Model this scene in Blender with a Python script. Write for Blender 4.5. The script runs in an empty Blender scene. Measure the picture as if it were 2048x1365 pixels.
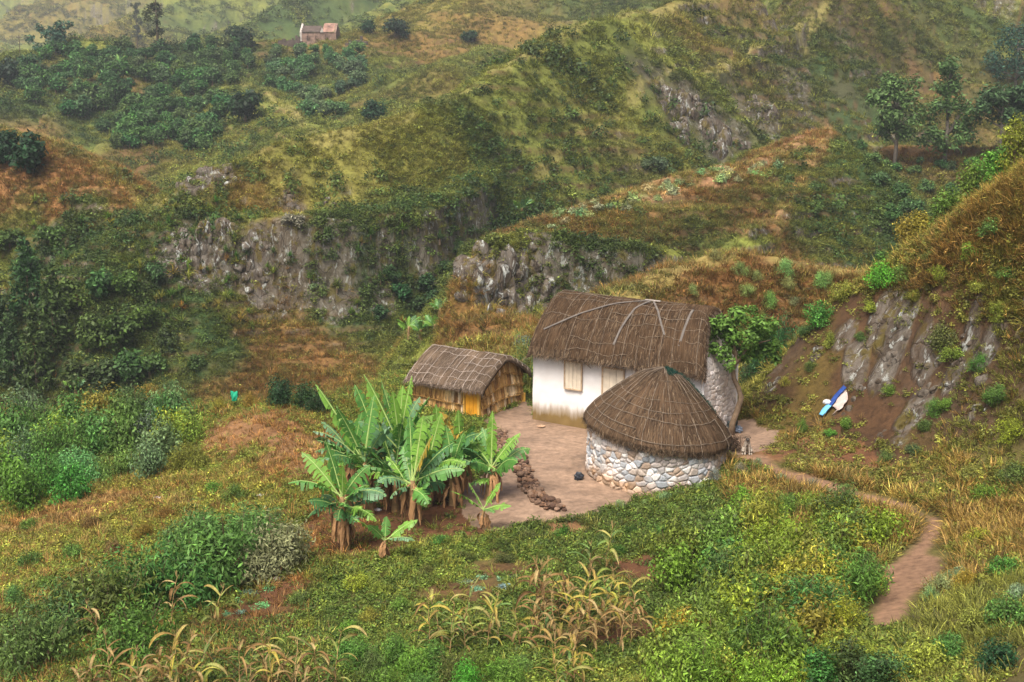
HAZE = True; EXPO = 1.0
import bpy, bmesh, math, random
import numpy as np
from mathutils import Vector, Matrix, Euler
R = math.radians
rng = np.random.default_rng(7)
random.seed(7)
SC = bpy.context.scene
COL = SC.collection

# ------------------------------------------------------------------ camera model
LENS = 50.0
PITCH = R(-12.5)
FPX = 2048 * LENS / 36.0
CP, SP = math.cos(PITCH), math.sin(PITCH)

def ray(px, py):
    x = (px - 1024.0) / FPX
    v = (682.5 - py) / FPX
    return np.array([x, CP - v * SP, SP + v * CP])

def PY(px, py, Y):
    d = ray(px, py)
    return d * (Y / d[1])

def PZ(px, py, z):
    d = ray(px, py)
    return d * (z / d[2])

# ------------------------------------------------------------------ noise
def _hash(ix, iy, seed):
    h = (ix.astype(np.int64) * 374761393 + iy.astype(np.int64) * 668265263 + seed * 1442695041) & 0xFFFFFFFF
    h = ((h ^ (h >> 13)) * 1274126177) & 0xFFFFFFFF
    h = (h ^ (h >> 16)) & 0xFFFFFFFF
    return h.astype(np.float64) / 4294967295.0

def vnoise(x, y, seed=0):
    x = np.asarray(x, float); y = np.asarray(y, float)
    ix = np.floor(x); iy = np.floor(y)
    fx = x - ix; fy = y - iy
    ux = fx * fx * fx * (fx * (fx * 6 - 15) + 10); uy = fy * fy * fy * (fy * (fy * 6 - 15) + 10)
    a = _hash(ix, iy, seed); b = _hash(ix + 1, iy, seed)
    c = _hash(ix, iy + 1, seed); d = _hash(ix + 1, iy + 1, seed)
    return (a + (b - a) * ux) + ((c + (d - c) * ux) - (a + (b - a) * ux)) * uy

def fbm(x, y, scale, octv=4, seed=0, gain=0.5):
    """-1..1"""
    s = 0; amp = 1; tot = 0; f = 1.0 / scale
    for o in range(octv):
        c, sn = math.cos(o * 0.7 + seed), math.sin(o * 0.7 + seed)
        s = s + amp * (2 * vnoise((x * c - y * sn) * f, (x * sn + y * c) * f, seed * 17 + o) - 1)
        tot += amp; amp *= gain; f *= 2.03
    return s / tot * 1.5

def sstep(a, b, x):
    t = np.clip((x - a) / (b - a), 0, 1)
    return t * t * (3 - 2 * t)

# ------------------------------------------------------------------ ridges
# each: crest points in space, profile (distance -> drop) on the left and right hand of the walking direction
RIDGES = []
def ridge(pts, left, right, rug=1.0, tag=''):
    P = np.array([PY(*p) if len(p) == 3 else np.array(p[:3], float) for p in pts])
    RIDGES.append((P, np.array(left, float), np.array(right, float), rug, tag))

# A: the long spur in the middle, cliff on the side facing the yard (walking from its nose up to the right: near side = right hand)
ridge([(312, 415, 101), (345, 372, 103), (420, 322, 105), (560, 285, 107), (720, 250, 110), (880, 190, 118), (1000, 140, 127), (1180, 60, 143), (1340, 0, 160), (1480, -40, 178)],
      [(0, 0), (3, 1.2), (10, 6), (40, 24), (80, 40)],
      [(0, 0), (.8, .3), (2.5, 2.0), (5, 4.4), (9, 8.0), (16, 15), (24, 23), (40, 38)], .9, 'A')
# A2: the bench edge in front of A, ending in the cliff
ridge([(322, 470, 99), (420, 446, 98.5), (560, 432, 98.2), (700, 432, 98.6), (860, 402, 102), (950, 376, 107), (990, 335, 113)],
      [(0, 0), (2, .0), (5, .6), (20, 10), (40, 24)],
      [(0, 0), (.5, .3), (1.2, 4.2), (2.0, 6.4), (5, 8.2), (14, 10.8), (24, 13.2), (60, 24)], .5, 'A2')
# B: second spur with a dark cliff on its right
ridge([(1075, 405, 118), (1120, 372, 122), (1180, 318, 128), (1235, 265, 133), (1275, 217, 138), (1380, 160, 148), (1480, 110, 158), (1560, 62, 168), (1630, 25, 178), (1690, -60, 196)],
      [(0, 0), (2, 1.6), (8, 8), (40, 40)],
      [(0, 0), (.8, .4), (1.5, 3.6), (2.6, 7.6), (5, 9.2), (16, 14), (50, 30)], .6, 'B')
# C: dry brown ridge with the footpath, rising to a knob
ridge([(985, 462, 92), (1080, 432, 96), (1160, 408, 98), (1240, 386, 101), (1330, 358, 104), (1420, 325, 108), (1540, 292, 113), (1605, 264, 116.5)],
      [(0, 0), (1.5, 1.0), (4, 5.5), (8, 11), (40, 34)],
      [(0, 0), (3, .5), (6, 1.6), (9, 4), (14, 7.6), (40, 22)], .6, 'C')
# C2: arete coming towards us from the knob, steep green face on its left hand (right in the picture)
ridge([(1658, 250, 119), (1628, 300, 112), (1590, 365, 105), (1545, 430, 99), (1490, 470, 92)],
      [(0, 0), (.8, .8), (3, 4.6), (8, 10), (40, 30)],
      [(0, 0), (2.5, .9), (8, 3.8), (40, 20)], .5, 'C2')
# D: rocky head above the ravine
ridge([(940, 540, 79), (962, 492, 80.5), (1000, 470, 81.5), (1060, 450, 83), (1140, 462, 83), (1230, 474, 82), (1330, 490, 84)],
      [(0, 0), (.8, .6), (2, 5), (4, 9), (40, 34)],
      [(0, 0), (.6, .5), (1.5, 3.8), (2.6, 4.6), (8, 5.4), (30, 9)], .5, 'D')
# E: rounded brown shoulder behind the white house
ridge([(1190, 610, 61), (1260, 572, 63.5), (1330, 538, 66), (1400, 512, 67.5), (1480, 494, 68.5), (1580, 512, 68), (1660, 522, 67.5), (1750, 528, 67), (1900, 540, 67)],
      [(0, 0), (2, .7), (8, 5), (40, 24)],
      [(0, 0), (1.5, .4), (4, 1.8), (8, 4.2), (12, 6), (30, 10)], .8, 'E')
# G: dry maize field slope at the left
ridge([(-260, 180, 128), (-120, 205, 122), (0, 236, 117), (110, 274, 113), (210, 320, 109), (285, 372, 106), (335, 450, 101)],
      [(0, 0), (3, 1.2), (10, 6), (40, 22)],
      [(0, 0), (3, 1.2), (8, 4.6), (14, 9.4), (22, 13.5), (40, 20)], .8, 'G')
# H: orchard slope, crest carries the ruined farmhouse
ridge([(-420, 120, 250), (-150, 118, 250), (0, 108, 250), (130, 104, 252), (300, 97, 252), (480, 90, 250), (620, 82, 255), (720, 86, 257), (800, 70, 265), (860, 30, 275), (960, -30, 290), (1150, -90, 315)],
      [(0, 0), (12, 1.5), (40, 14), (120, 40)],
      [(0, 0), (5, .5), (40, 8.5), (65, 14.5), (90, 20), (140, 34)], 1.0, 'H')
ridge([(470, 150, 222), (520, 185, 205), (575, 225, 186), (620, 258, 170), (660, 290, 155)],
      [(0, 0), (2, .5), (10, 4), (60, 22)],
      [(0, 0), (2, .5), (10, 4), (60, 22)], .8, 'H2')
ridge([(745, 100, 244), (770, 130, 225), (815, 165, 205)],
      [(0, 0), (2, .5), (10, 4), (60, 22)],
      [(0, 0), (2, .5), (10, 4), (60, 22)], .8, 'H3')
ridge([(985, 85, 232), (940, 110, 218), (880, 150, 200)],
      [(0, 0), (2, .6), (8, 4), (60, 26)],
      [(0, 0), (2, .6), (10, 3.4), (60, 22)], .8, 'H4')
# small mound on the orchard crest
ridge([(165, 72, 250), (215, 72, 250)], [(0, 0), (2, .8), (5, 3), (30, 9)], [(0, 0), (2, .8), (5, 3), (30, 9)], .4, 'mound')
# I: far hills
ridge([(-700, -40, 850), (0, -30, 870), (300, -50, 900), (700, -160, 930)], [(0, 0), (60, 40), (200, 120)], [(0, 0), (20, 10), (100, 60), (300, 150)], 2.0, 'I0')
ridge([(-500, 160, 620), (-200, 120, 640), (0, 44, 660), (95, 0, 690), (260, -90, 740), (500, -220, 820)],
      [(0, 0), (60, 40), (200, 120)], [(0, 0), (20, 10), (100, 60), (300, 150)], 2.0, 'I1')
ridge([(80, 110, 400), (160, 85, 430), (240, 52, 460), (300, 25, 490), (365, 0, 520), (520, -90, 590), (760, -200, 700)],
      [(0, 0), (30, 16), (100, 60), (200, 110)], [(0, 0), (12, 5), (60, 34), (200, 100)], 1.6, 'I2')
ridge([(330, 98, 340), (440, 60, 360), (560, 10, 390), (700, -60, 430), (900, -170, 500)],
      [(0, 0), (30, 16), (100, 60), (200, 110)], [(0, 0), (12, 5), (60, 34), (200, 100)], 1.6, 'I3')
ridge([(640, 85, 330), (760, 20, 360), (900, -60, 400), (1100, -160, 460), (1400, -300, 540)],
      [(0, 0), (30, 16), (100, 60), (200, 110)], [(0, 0), (12, 5), (60, 34), (200, 100)], 1.6, 'I4')
# J: tall dark flank at the upper right
ridge([(1630, 25, 178), (1660, -60, 190), (1720, -180, 215), (1800, -340, 260)],
      [(0, 0), (3, 2.4), (12, 12), (40, 34), (150, 90)], [(0, 0), (3, 2.4), (12, 12), (24, 22), (60, 44), (120, 70)], 1.2, 'J')
ridge([(1600, -30, 280), (1720, -80, 285), (1850, -120, 290), (2100, -180, 300), (2400, -220, 310)],
      [(0, 0), (30, 14), (100, 60)], [(0, 0), (45, 31), (100, 64)], 1.6, 'J2')
# K: slope coming down from the right
ridge([(1795, 262, 176), (1850, 190, 186), (1925, 128, 194), (2048, 60, 202), (2200, -40, 212), (2500, -200, 230)],
      [(0, 0), (10, 6), (40, 28)], [(0, 0), (5, 2.4), (20, 12), (60, 32)], 1.0, 'K')
# L: little mound under the big trees
ridge([(1740, 330, 138), (1800, 292, 141), (1880, 298, 140), (1980, 300, 138), (2120, 300, 134)],
      [(0, 0), (4, 1.8), (40, 18)], [(0, 0), (4, 1.8), (12, 7), (40, 20)], .6, 'L')

def ridge_height(P, L, Rr, rug, x, y):
    best = np.full(x.shape, 1e18); bz = np.zeros_like(x); bs = np.zeros_like(x); bu = np.zeros_like(x)
    acc = 0.0
    for i in range(len(P) - 1):
        ax, ay, az = P[i]; bx, by, bzz = P[i + 1]
        dx, dy = bx - ax, by - ay
        l2 = dx * dx + dy * dy
        t = np.clip(((x - ax) * dx + (y - ay) * dy) / l2, 0, 1)
        qx, qy = x - (ax + t * dx), y - (ay + t * dy)
        d2 = qx * qx + qy * qy
        m = d2 < best
        side = (dx * qy - dy * qx) / (math.sqrt(l2) * np.sqrt(d2) + 1e-6)   # +1 = left hand
        best = np.where(m, d2, best); bz = np.where(m, az + t * (bzz - az), bz); bs = np.where(m, side, bs)
        bu = np.where(m, acc + t * math.sqrt(l2), bu)
        acc += math.sqrt(l2)
    d = np.sqrt(best)
    # ragged gullies running down the flanks
    g = fbm(bu, d * .25, 9.0, 3, 31)
    dd = d * (1 + .22 * rug * g * sstep(0, 6, d)) + .5 * rug * fbm(bu, d * .6, 2.6, 3, 47) * sstep(0, 1.5, d) * (1 - sstep(12, 25, d))
    dd = np.maximum(dd, 0)
    dl = np.interp(dd, L[:, 0], L[:, 1]) + np.maximum(0, dd - L[-1, 0]) * .5
    dr = np.interp(dd, Rr[:, 0], Rr[:, 1]) + np.maximum(0, dd - Rr[-1, 0]) * .5
    w = sstep(-.9, .9, bs)
    return bz - (dl * w + dr * (1 - w))

# ------------------------------------------------------------------ near ground (yard terrace, bank, spur edge)
NP = []
for p in [(1065, 840, -13), (960, 838, -13), (1045, 802, -13), (900, 800, -13), (1170, 950, -13), (1310, 941, -13), (1240, 900, -13), (1290, 1000, -13.05), (1150, 1000, -13.05),
          (1060, 900, -13), (1010, 960, -13.1), (1380, 960, -12.85), (1445, 925, -12.6), (1500, 912, -12.75), (1440, 880, -12.85), (1475, 850, -12.85), (1560, 900, -12.6), (1650, 960, -12.4),
          (1400, 1050, -12.6), (1250, 1060, -13.0), (1100, 1070, -13.1), (960, 1050, -13.2), (830, 1050, -13.2), (700, 1100, -13.3), (600, 960, -13.4), (500, 860, -13.2), (680, 860, -13.2), (420, 900, -13.6),
          (300, 900, -14.2), (100, 880, -15), (0, 1000, -15), (200, 1100, -14.3), (0, 1200, -14.3), (-200, 1100, -15.4), (0, 1365, -13.5), (300, 1250, -13.5), (450, 1100, -13.6), (400, 1365, -12.7), (700, 1365, -12.5),
          (1000, 1365, -12.3), (700, 1220, -12.9), (1000, 1180, -12.9), (1300, 1365, -12.0), (1300, 1180, -12.7), (1500, 1365, -11.6), (1500, 1150, -12.5), (1700, 1365, -11.2), (1700, 1100, -12.5),
          (1790, 1210, -11.9), (1850, 1120, -12.2), (1885, 1045, -12.3), (1790, 1005, -12.4), (1900, 1290, -10.9), (2048, 1365, -9.6), (2048, 1200, -10.4), (2300, 1300, -8.0), (1950, 1150, -11.6),
          (-300, 1365, -13.8), (700, 1700, -12), (1300, 1700, -11.4), (2000, 1700, -9.0), (200, 1700, -12.4)]:
    NP.append(PZ(*p))
for p in [(-300, 860, 57), (0, 832, 56), (150, 812, 53.5), (300, 802, 52), (470, 802, 50.5), (620, 798, 51), (720, 780, 52.5), (790, 752, 54.2), (880, 684, 60), (915, 635, 67), (942, 592, 76),
          (960, 690, 59), (1000, 655, 70), (1060, 655, 72), (1050, 715, 57), (1150, 690, 60), (1040, 735, 54.5),
          (1500, 870, 44.6), (1482, 846, 45.6), (1520, 790, 46.8), (1560, 732, 47.6), (1600, 672, 48.2), (1640, 622, 48.4), (1720, 562, 47.8), (1800, 520, 46.8), (1900, 460, 45.2), (2048, 380, 42.6), (2250, 270, 40),
          (1590, 852, 44.0), (1640, 812, 44.6), (1640, 780, 45.0), (1690, 870, 42.6), (1750, 720, 44.6), (1760, 800, 43.4), (1850, 850, 40.8), (1800, 930, 39.6), (1900, 700, 42.4), (1900, 780, 41.4),
          (2000, 600, 41.4), (2048, 700, 39.6), (1800, 620, 45.4), (2000, 900, 37.2), (1960, 1000, 35.0), (2048, 1050, 32.6), (2200, 900, 35), (1880, 600, 43.4), (1980, 500, 42.6)]:
    NP.append(PY(*p))
# hidden ground: ravine on the left, back of the bank
for px, Y, z in [(745, 57, -18.0), (785, 59.5, -18.4), (815, 62, -18.8), (845, 65, -19.0), (868, 70, -19.4), (890, 76, -19.8), (905, 81, -20.5), (640, 54.5, -17.0), (560, 54, -17.0), (-400, 66, -21), (0, 64, -20.5), (0, 70, -22), (150, 60, -18.5), (300, 58, -18.5), (470, 57, -18.5), (620, 58, -19), (720, 60, -19), (790, 64, -19.6), (860, 72, -20), (905, 84, -20),
                 (300, 70, -21.2), (500, 72, -21), (700, 74, -21), (-400, 85, -23), (0, 90, -23), (400, 90, -23), (800, 90, -23),
                 (1480, 50, -13.3), (1560, 52, -13.2), (1640, 53.5, -12.4), (1720, 54, -11.6), (1800, 54, -10.8), (1900, 53, -9.6), (2048, 52, -7.5), (2250, 50, -4),
                 (1300, 52, -13.1), (1150, 52, -13), (1250, 58, -13.6), (1400, 58, -13.6), (1550, 60, -14.0), (1700, 62, -14.2), (1850, 62, -14), (2048, 62, -12), (2250, 62, -9),
                 (1000, 84, -21), (1300, 80, -20), (1700, 80, -22), (2200, 80, -20)]:
    NP.append(np.array([(px - 1024) / FPX * (Y * CP + z * SP), Y, z]))
NP = np.array(NP)
_n = len(NP)
_D = np.sqrt(((NP[:, None, :2] - NP[None, :, :2]) ** 2).sum(-1))
_K = np.zeros((_n + 3, _n + 3)); _K[:_n, :_n] = -_D + np.eye(_n) * -0.05
_A = np.c_[np.ones(_n), NP[:, :2]]
_K[:_n, _n:] = _A; _K[_n:, :_n] = _A.T
_W = np.linalg.solve(_K, np.r_[NP[:, 2], 0, 0, 0])

def near_height(x, y):
    out = _W[_n] + _W[_n + 1] * x + _W[_n + 2] * y
    for i in range(_n):
        out = out - _W[i] * np.sqrt((x - NP[i, 0]) ** 2 + (y - NP[i, 1]) ** 2 + .12)
    return out

NICHE = PY(1662, 800, 44.75)
def smax(a, b, k):
    h = np.clip(.5 + .5 * (a - b) / k, 0, 1)
    return b + (a - b) * h + k * h * (1 - h)

def terrace_phase(x, y, z):
    return z / np.interp(y, [60, 150, 300], [.85, 1.5, 2.6]) + .7 * fbm(x, y, 18, 3, 21), sstep(-.2, .3, fbm(x, y, 24, 3, 23) + .12)

def height(x, y, detail=True):
    x = np.asarray(x, float); y = np.asarray(y, float)
    shp = x.shape; x = x.ravel(); y = y.ravel()
    dist = np.sqrt(x * x + y * y)
    # base of the valleys
    z = np.interp(y, [0, 60, 80, 110, 150, 200, 300, 500, 1000], [-30, -27, -24, -24, -24, -23, -18, -10, -2]) + 0 * x
    wx = x + fbm(x, y, 14, 3, 5) * 1.1 * sstep(60, 110, y); wy = y + fbm(x, y, 14, 3, 9) * 1.1 * sstep(60, 110, y)
    far = y > 58
    zf = z[far]
    for P, L, Rr, rug, tag in RIDGES:
        h = ridge_height(P, L, Rr, rug, wx[far], wy[far])
        zf = smax(h, zf, .35)
    z[far] = zf
    nr = y < 92
    n = near_height(x[nr], y[nr]) - np.maximum(0, y[nr] - 78) * 1.2
    z[nr] = smax(n, z[nr], .4)
    if detail:
        a = np.interp(y, [0, 36, 50, 90, 200, 500, 900], [.05, .07, .12, .35, .8, 2.5, 4])
        z = z + fbm(x, y, 6.0, 4, 3) * a * .6 + fbm(x, y, 22.0, 3, 13) * np.interp(y, [0, 60, 100, 300, 900], [0, 0, .6, 1.6, 6])
        # narrow cattle terraces on the hillsides
        t, amp = terrace_phase(x, y, z)
        saw = t - np.floor(t); step = sstep(.55, 1.0, saw) - saw
        z = z + step * np.interp(y, [56, 66, 150, 300, 420], [0, .42, .75, 1.2, 0]) * amp
    return z.reshape(shp)

# ------------------------------------------------------------------ the ground grid and looking up places on it
NA, NRr = 860, 1150
AZ = np.linspace(R(-26), R(26), NA)
RAD = np.concatenate([np.exp(np.linspace(math.log(9), math.log(24), 60, endpoint=False)), np.exp(np.linspace(math.log(24), math.log(170), 800, endpoint=False)), np.exp(np.linspace(math.log(170), math.log(1000), NRr - 860))])
_A, _R = np.meshgrid(AZ, RAD)
GX = _R * np.sin(_A); GY = _R * np.cos(_A); GZ = height(GX, GY)

def _column(ang):
    f = (ang - AZ[0]) / (AZ[1] - AZ[0]); i = int(min(max(math.floor(f), 0), NA - 2)); f = min(max(f - i, 0), 1)
    return GZ[:, i] * (1 - f) + GZ[:, i + 1] * f

def hit(px, py):
    """the place on the ground that the picture point shows"""
    d = ray(px, py); ang = math.atan2(d[0], d[1]); h = math.hypot(d[0], d[1]); zc = _column(ang); k = d[2] / h
    gap = RAD * k - zc
    w = np.nonzero((gap <= 0) & (RAD > 14))[0]; i = int(w[0]) if len(w) else NRr - 1
    g0, g1 = gap[i - 1], gap[i]; t = g0 / (g0 - g1) if g0 > 0 and g1 <= 0 else 0.0
    r = RAD[i - 1] + (RAD[i] - RAD[i - 1]) * t
    return np.array([r * math.sin(ang), r * math.cos(ang), zc[i - 1] + (zc[i] - zc[i - 1]) * t])

def gz(x, y):
    r = math.hypot(x, y); return float(np.interp(r, RAD, _column(math.atan2(x, y))))

def near_poly(x, y, pts):
    """distance to a 2D polyline"""
    best = np.full(np.shape(x), 1e9)
    for (ax, ay), (bx, by) in zip(pts[:-1], pts[1:]):
        dx, dy = bx - ax, by - ay
        t = np.clip(((x - ax) * dx + (y - ay) * dy) / (dx * dx + dy * dy + 1e-9), 0, 1)
        best = np.minimum(best, np.hypot(x - ax - t * dx, y - ay - t * dy))
    return best

def in_poly(x, y, pts):
    """signed-ish: 1 inside, 0 outside"""
    ins = np.zeros(np.shape(x), bool)
    n = len(pts)
    for i in range(n):
        x1, y1 = pts[i]; x2, y2 = pts[(i + 1) % n]
        c = ((y1 > y) != (y2 > y)) & (x < (x2 - x1) * (y - y1) / (y2 - y1 + 1e-12) + x1)
        ins ^= c
    return ins
# ================================================================== tags, materials
def tag(o, label=None, cat=None, group=None, kind=None):
    if label: o['label'] = label
    if cat: o['category'] = cat
    if group: o['group'] = group
    if kind: o['kind'] = kind
    return o

class NT:
    """small helper to write node trees"""
    def __init__(self, name):
        self.m = bpy.data.materials.new(name); self.m.use_nodes = True
        self.t = self.m.node_tree
        self.b = self.t.nodes['Principled BSDF']; self.out = self.t.nodes['Material Output']
        self.b.inputs['Roughness'].default_value = .85
        self.b.inputs['Specular IOR Level'].default_value = .2
    def n(self, kind, **kw):
        nd = self.t.nodes.new(kind)
        for k, v in kw.items(): setattr(nd, k, v)
        return nd
    def l(self, a, b): self.t.links.new(a, b)
    def coord(self, scale=(1, 1, 1), kind='Object', rot=(0, 0, 0)):
        tc = self.n('ShaderNodeTexCoord'); mp = self.n('ShaderNodeMapping')
        mp.inputs['Scale'].default_value = scale; mp.inputs['Rotation'].default_value = rot
        if kind == 'World':
            g = self.n('ShaderNodeNewGeometry'); self.l(g.outputs['Position'], mp.inputs[0])
        else:
            self.l(tc.outputs[kind], mp.inputs[0])
        return mp.outputs[0]
    def noise(self, vec, scale, detail=4, rough=.55, dist=0):
        nd = self.n('ShaderNodeTexNoise'); nd.inputs['Scale'].default_value = scale; nd.inputs['Detail'].default_value = detail
        nd.inputs['Roughness'].default_value = rough; nd.inputs['Distortion'].default_value = dist
        if vec is not None: self.l(vec, nd.inputs['Vector'])
        return nd.outputs['Fac']
    def ramp(self, fac, stops):
        nd = self.n('ShaderNodeValToRGB'); e = nd.color_ramp.elements
        while len(e) < len(stops): e.new(.5)
        for k, (p, c) in enumerate(stops):
            e[k].position = p; e[k].color = (c[0], c[1], c[2], 1) if hasattr(c, '__len__') else (c, c, c, 1)
        self.l(fac, nd.inputs[0]); return nd.outputs[0]
    def mix(self, fac, a, b, mode='MIX'):
        nd = self.n('ShaderNodeMix', data_type='RGBA', blend_type=mode)
        for s, v in ((0, fac), (6, a), (7, b)):
            if hasattr(v, 'default_value') or hasattr(v, 'is_linked'): self.l(v, nd.inputs[s])
            elif s == 0: nd.inputs[0].default_value = v
            else: nd.inputs[s].default_value = (v[0], v[1], v[2], 1)
        return nd.outputs[2]
    def math(self, op, a, b=0.0, clamp=False):
        nd = self.n('ShaderNodeMath', operation=op); nd.use_clamp = clamp
        for s, v in ((0, a), (1, b)):
            if isinstance(v, (int, float)): nd.inputs[s].default_value = v
            else: self.l(v, nd.inputs[s])
        return nd.outputs[0]
    def attr(self, name, typ='GEOMETRY'):
        nd = self.n('ShaderNodeAttribute'); nd.attribute_name = name; nd.attribute_type = typ
        return nd
    def color(self, c):
        if hasattr(c, 'is_linked'): self.l(c, self.b.inputs['Base Color'])
        else: self.b.inputs['Base Color'].default_value = (c[0], c[1], c[2], 1)
    def bump(self, h, strength=.5, dist=.05):
        nd = self.n('ShaderNodeBump'); nd.inputs['Strength'].default_value = strength; nd.inputs['Distance'].default_value = dist
        self.l(h, nd.inputs['Height']); self.l(nd.outputs[0], self.b.inputs['Normal'])
    def rough(self, v):
        if hasattr(v, 'is_linked'): self.l(v, self.b.inputs['Roughness'])
        else: self.b.inputs['Roughness'].default_value = v
    def leafy(self, col, trans=.35):
        """thin leaf: part of the light goes through"""
        tr = self.n('ShaderNodeBsdfTranslucent'); self.l(col, tr.inputs['Color'])
        mx = self.n('ShaderNodeMixShader'); mx.inputs[0].default_value = trans
        self.l(self.b.outputs[0], mx.inputs[1]); self.l(tr.outputs[0], mx.inputs[2]); self.l(mx.outputs[0], self.out.inputs['Surface'])

# ================================================================== zones of the ground
def w2(pts, z=-13.0):
    return [tuple(PZ(px, py, z)[:2]) for px, py in pts]

YARD = w2([(968, 838), (1046, 800), (1072, 836), (1170, 852), (1385, 880), (1462, 842), (1500, 862), (1556, 882), (1545, 916), (1460, 930), (1400, 950), (1330, 985), (1250, 992), (1245, 1012), (1160, 1028),
           (1060, 1032), (1000, 1052), (930, 1036), (925, 965), (990, 935), (985, 880)])
BORDER = w2([(993, 868), (1018, 896), (1042, 925), (1052, 960), (1068, 985), (1112, 1012)])
PATHL = [hit(*p) for p in [(1500, 915), (1560, 942), (1620, 962), (1690, 985), (1760, 1002), (1815, 1016), (1866, 1038), (1862, 1066), (1842, 1100), (1822, 1140), (1800, 1190), (1770, 1250)]]
PATHL = [tuple(p[:2]) for p in PATHL]
TRACK = [tuple(hit(*p)[:2]) for p in [(1280, 402), (1330, 392), (1400, 372), (1460, 356), (1530, 322), (1590, 290), (1650, 256)]]
BANKF = [tuple(hit(*p)[:2]) for p in [(1484, 852), (1522, 792), (1562, 737), (1602, 678), (1642, 630), (1722, 612), (1800, 628), (1900, 640), (2046, 650), (2046, 780), (1965, 868), (1880, 905), (1795, 930), (1690, 884), (1590, 864)]]
CRESTS = []
for P, L_, R_, rug, tg in RIDGES:
    if tg in ('A', 'B', 'C', 'C2', 'G', 'E', 'H2'): CRESTS.append(([tuple(p[:2]) for p in P], tg))

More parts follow.
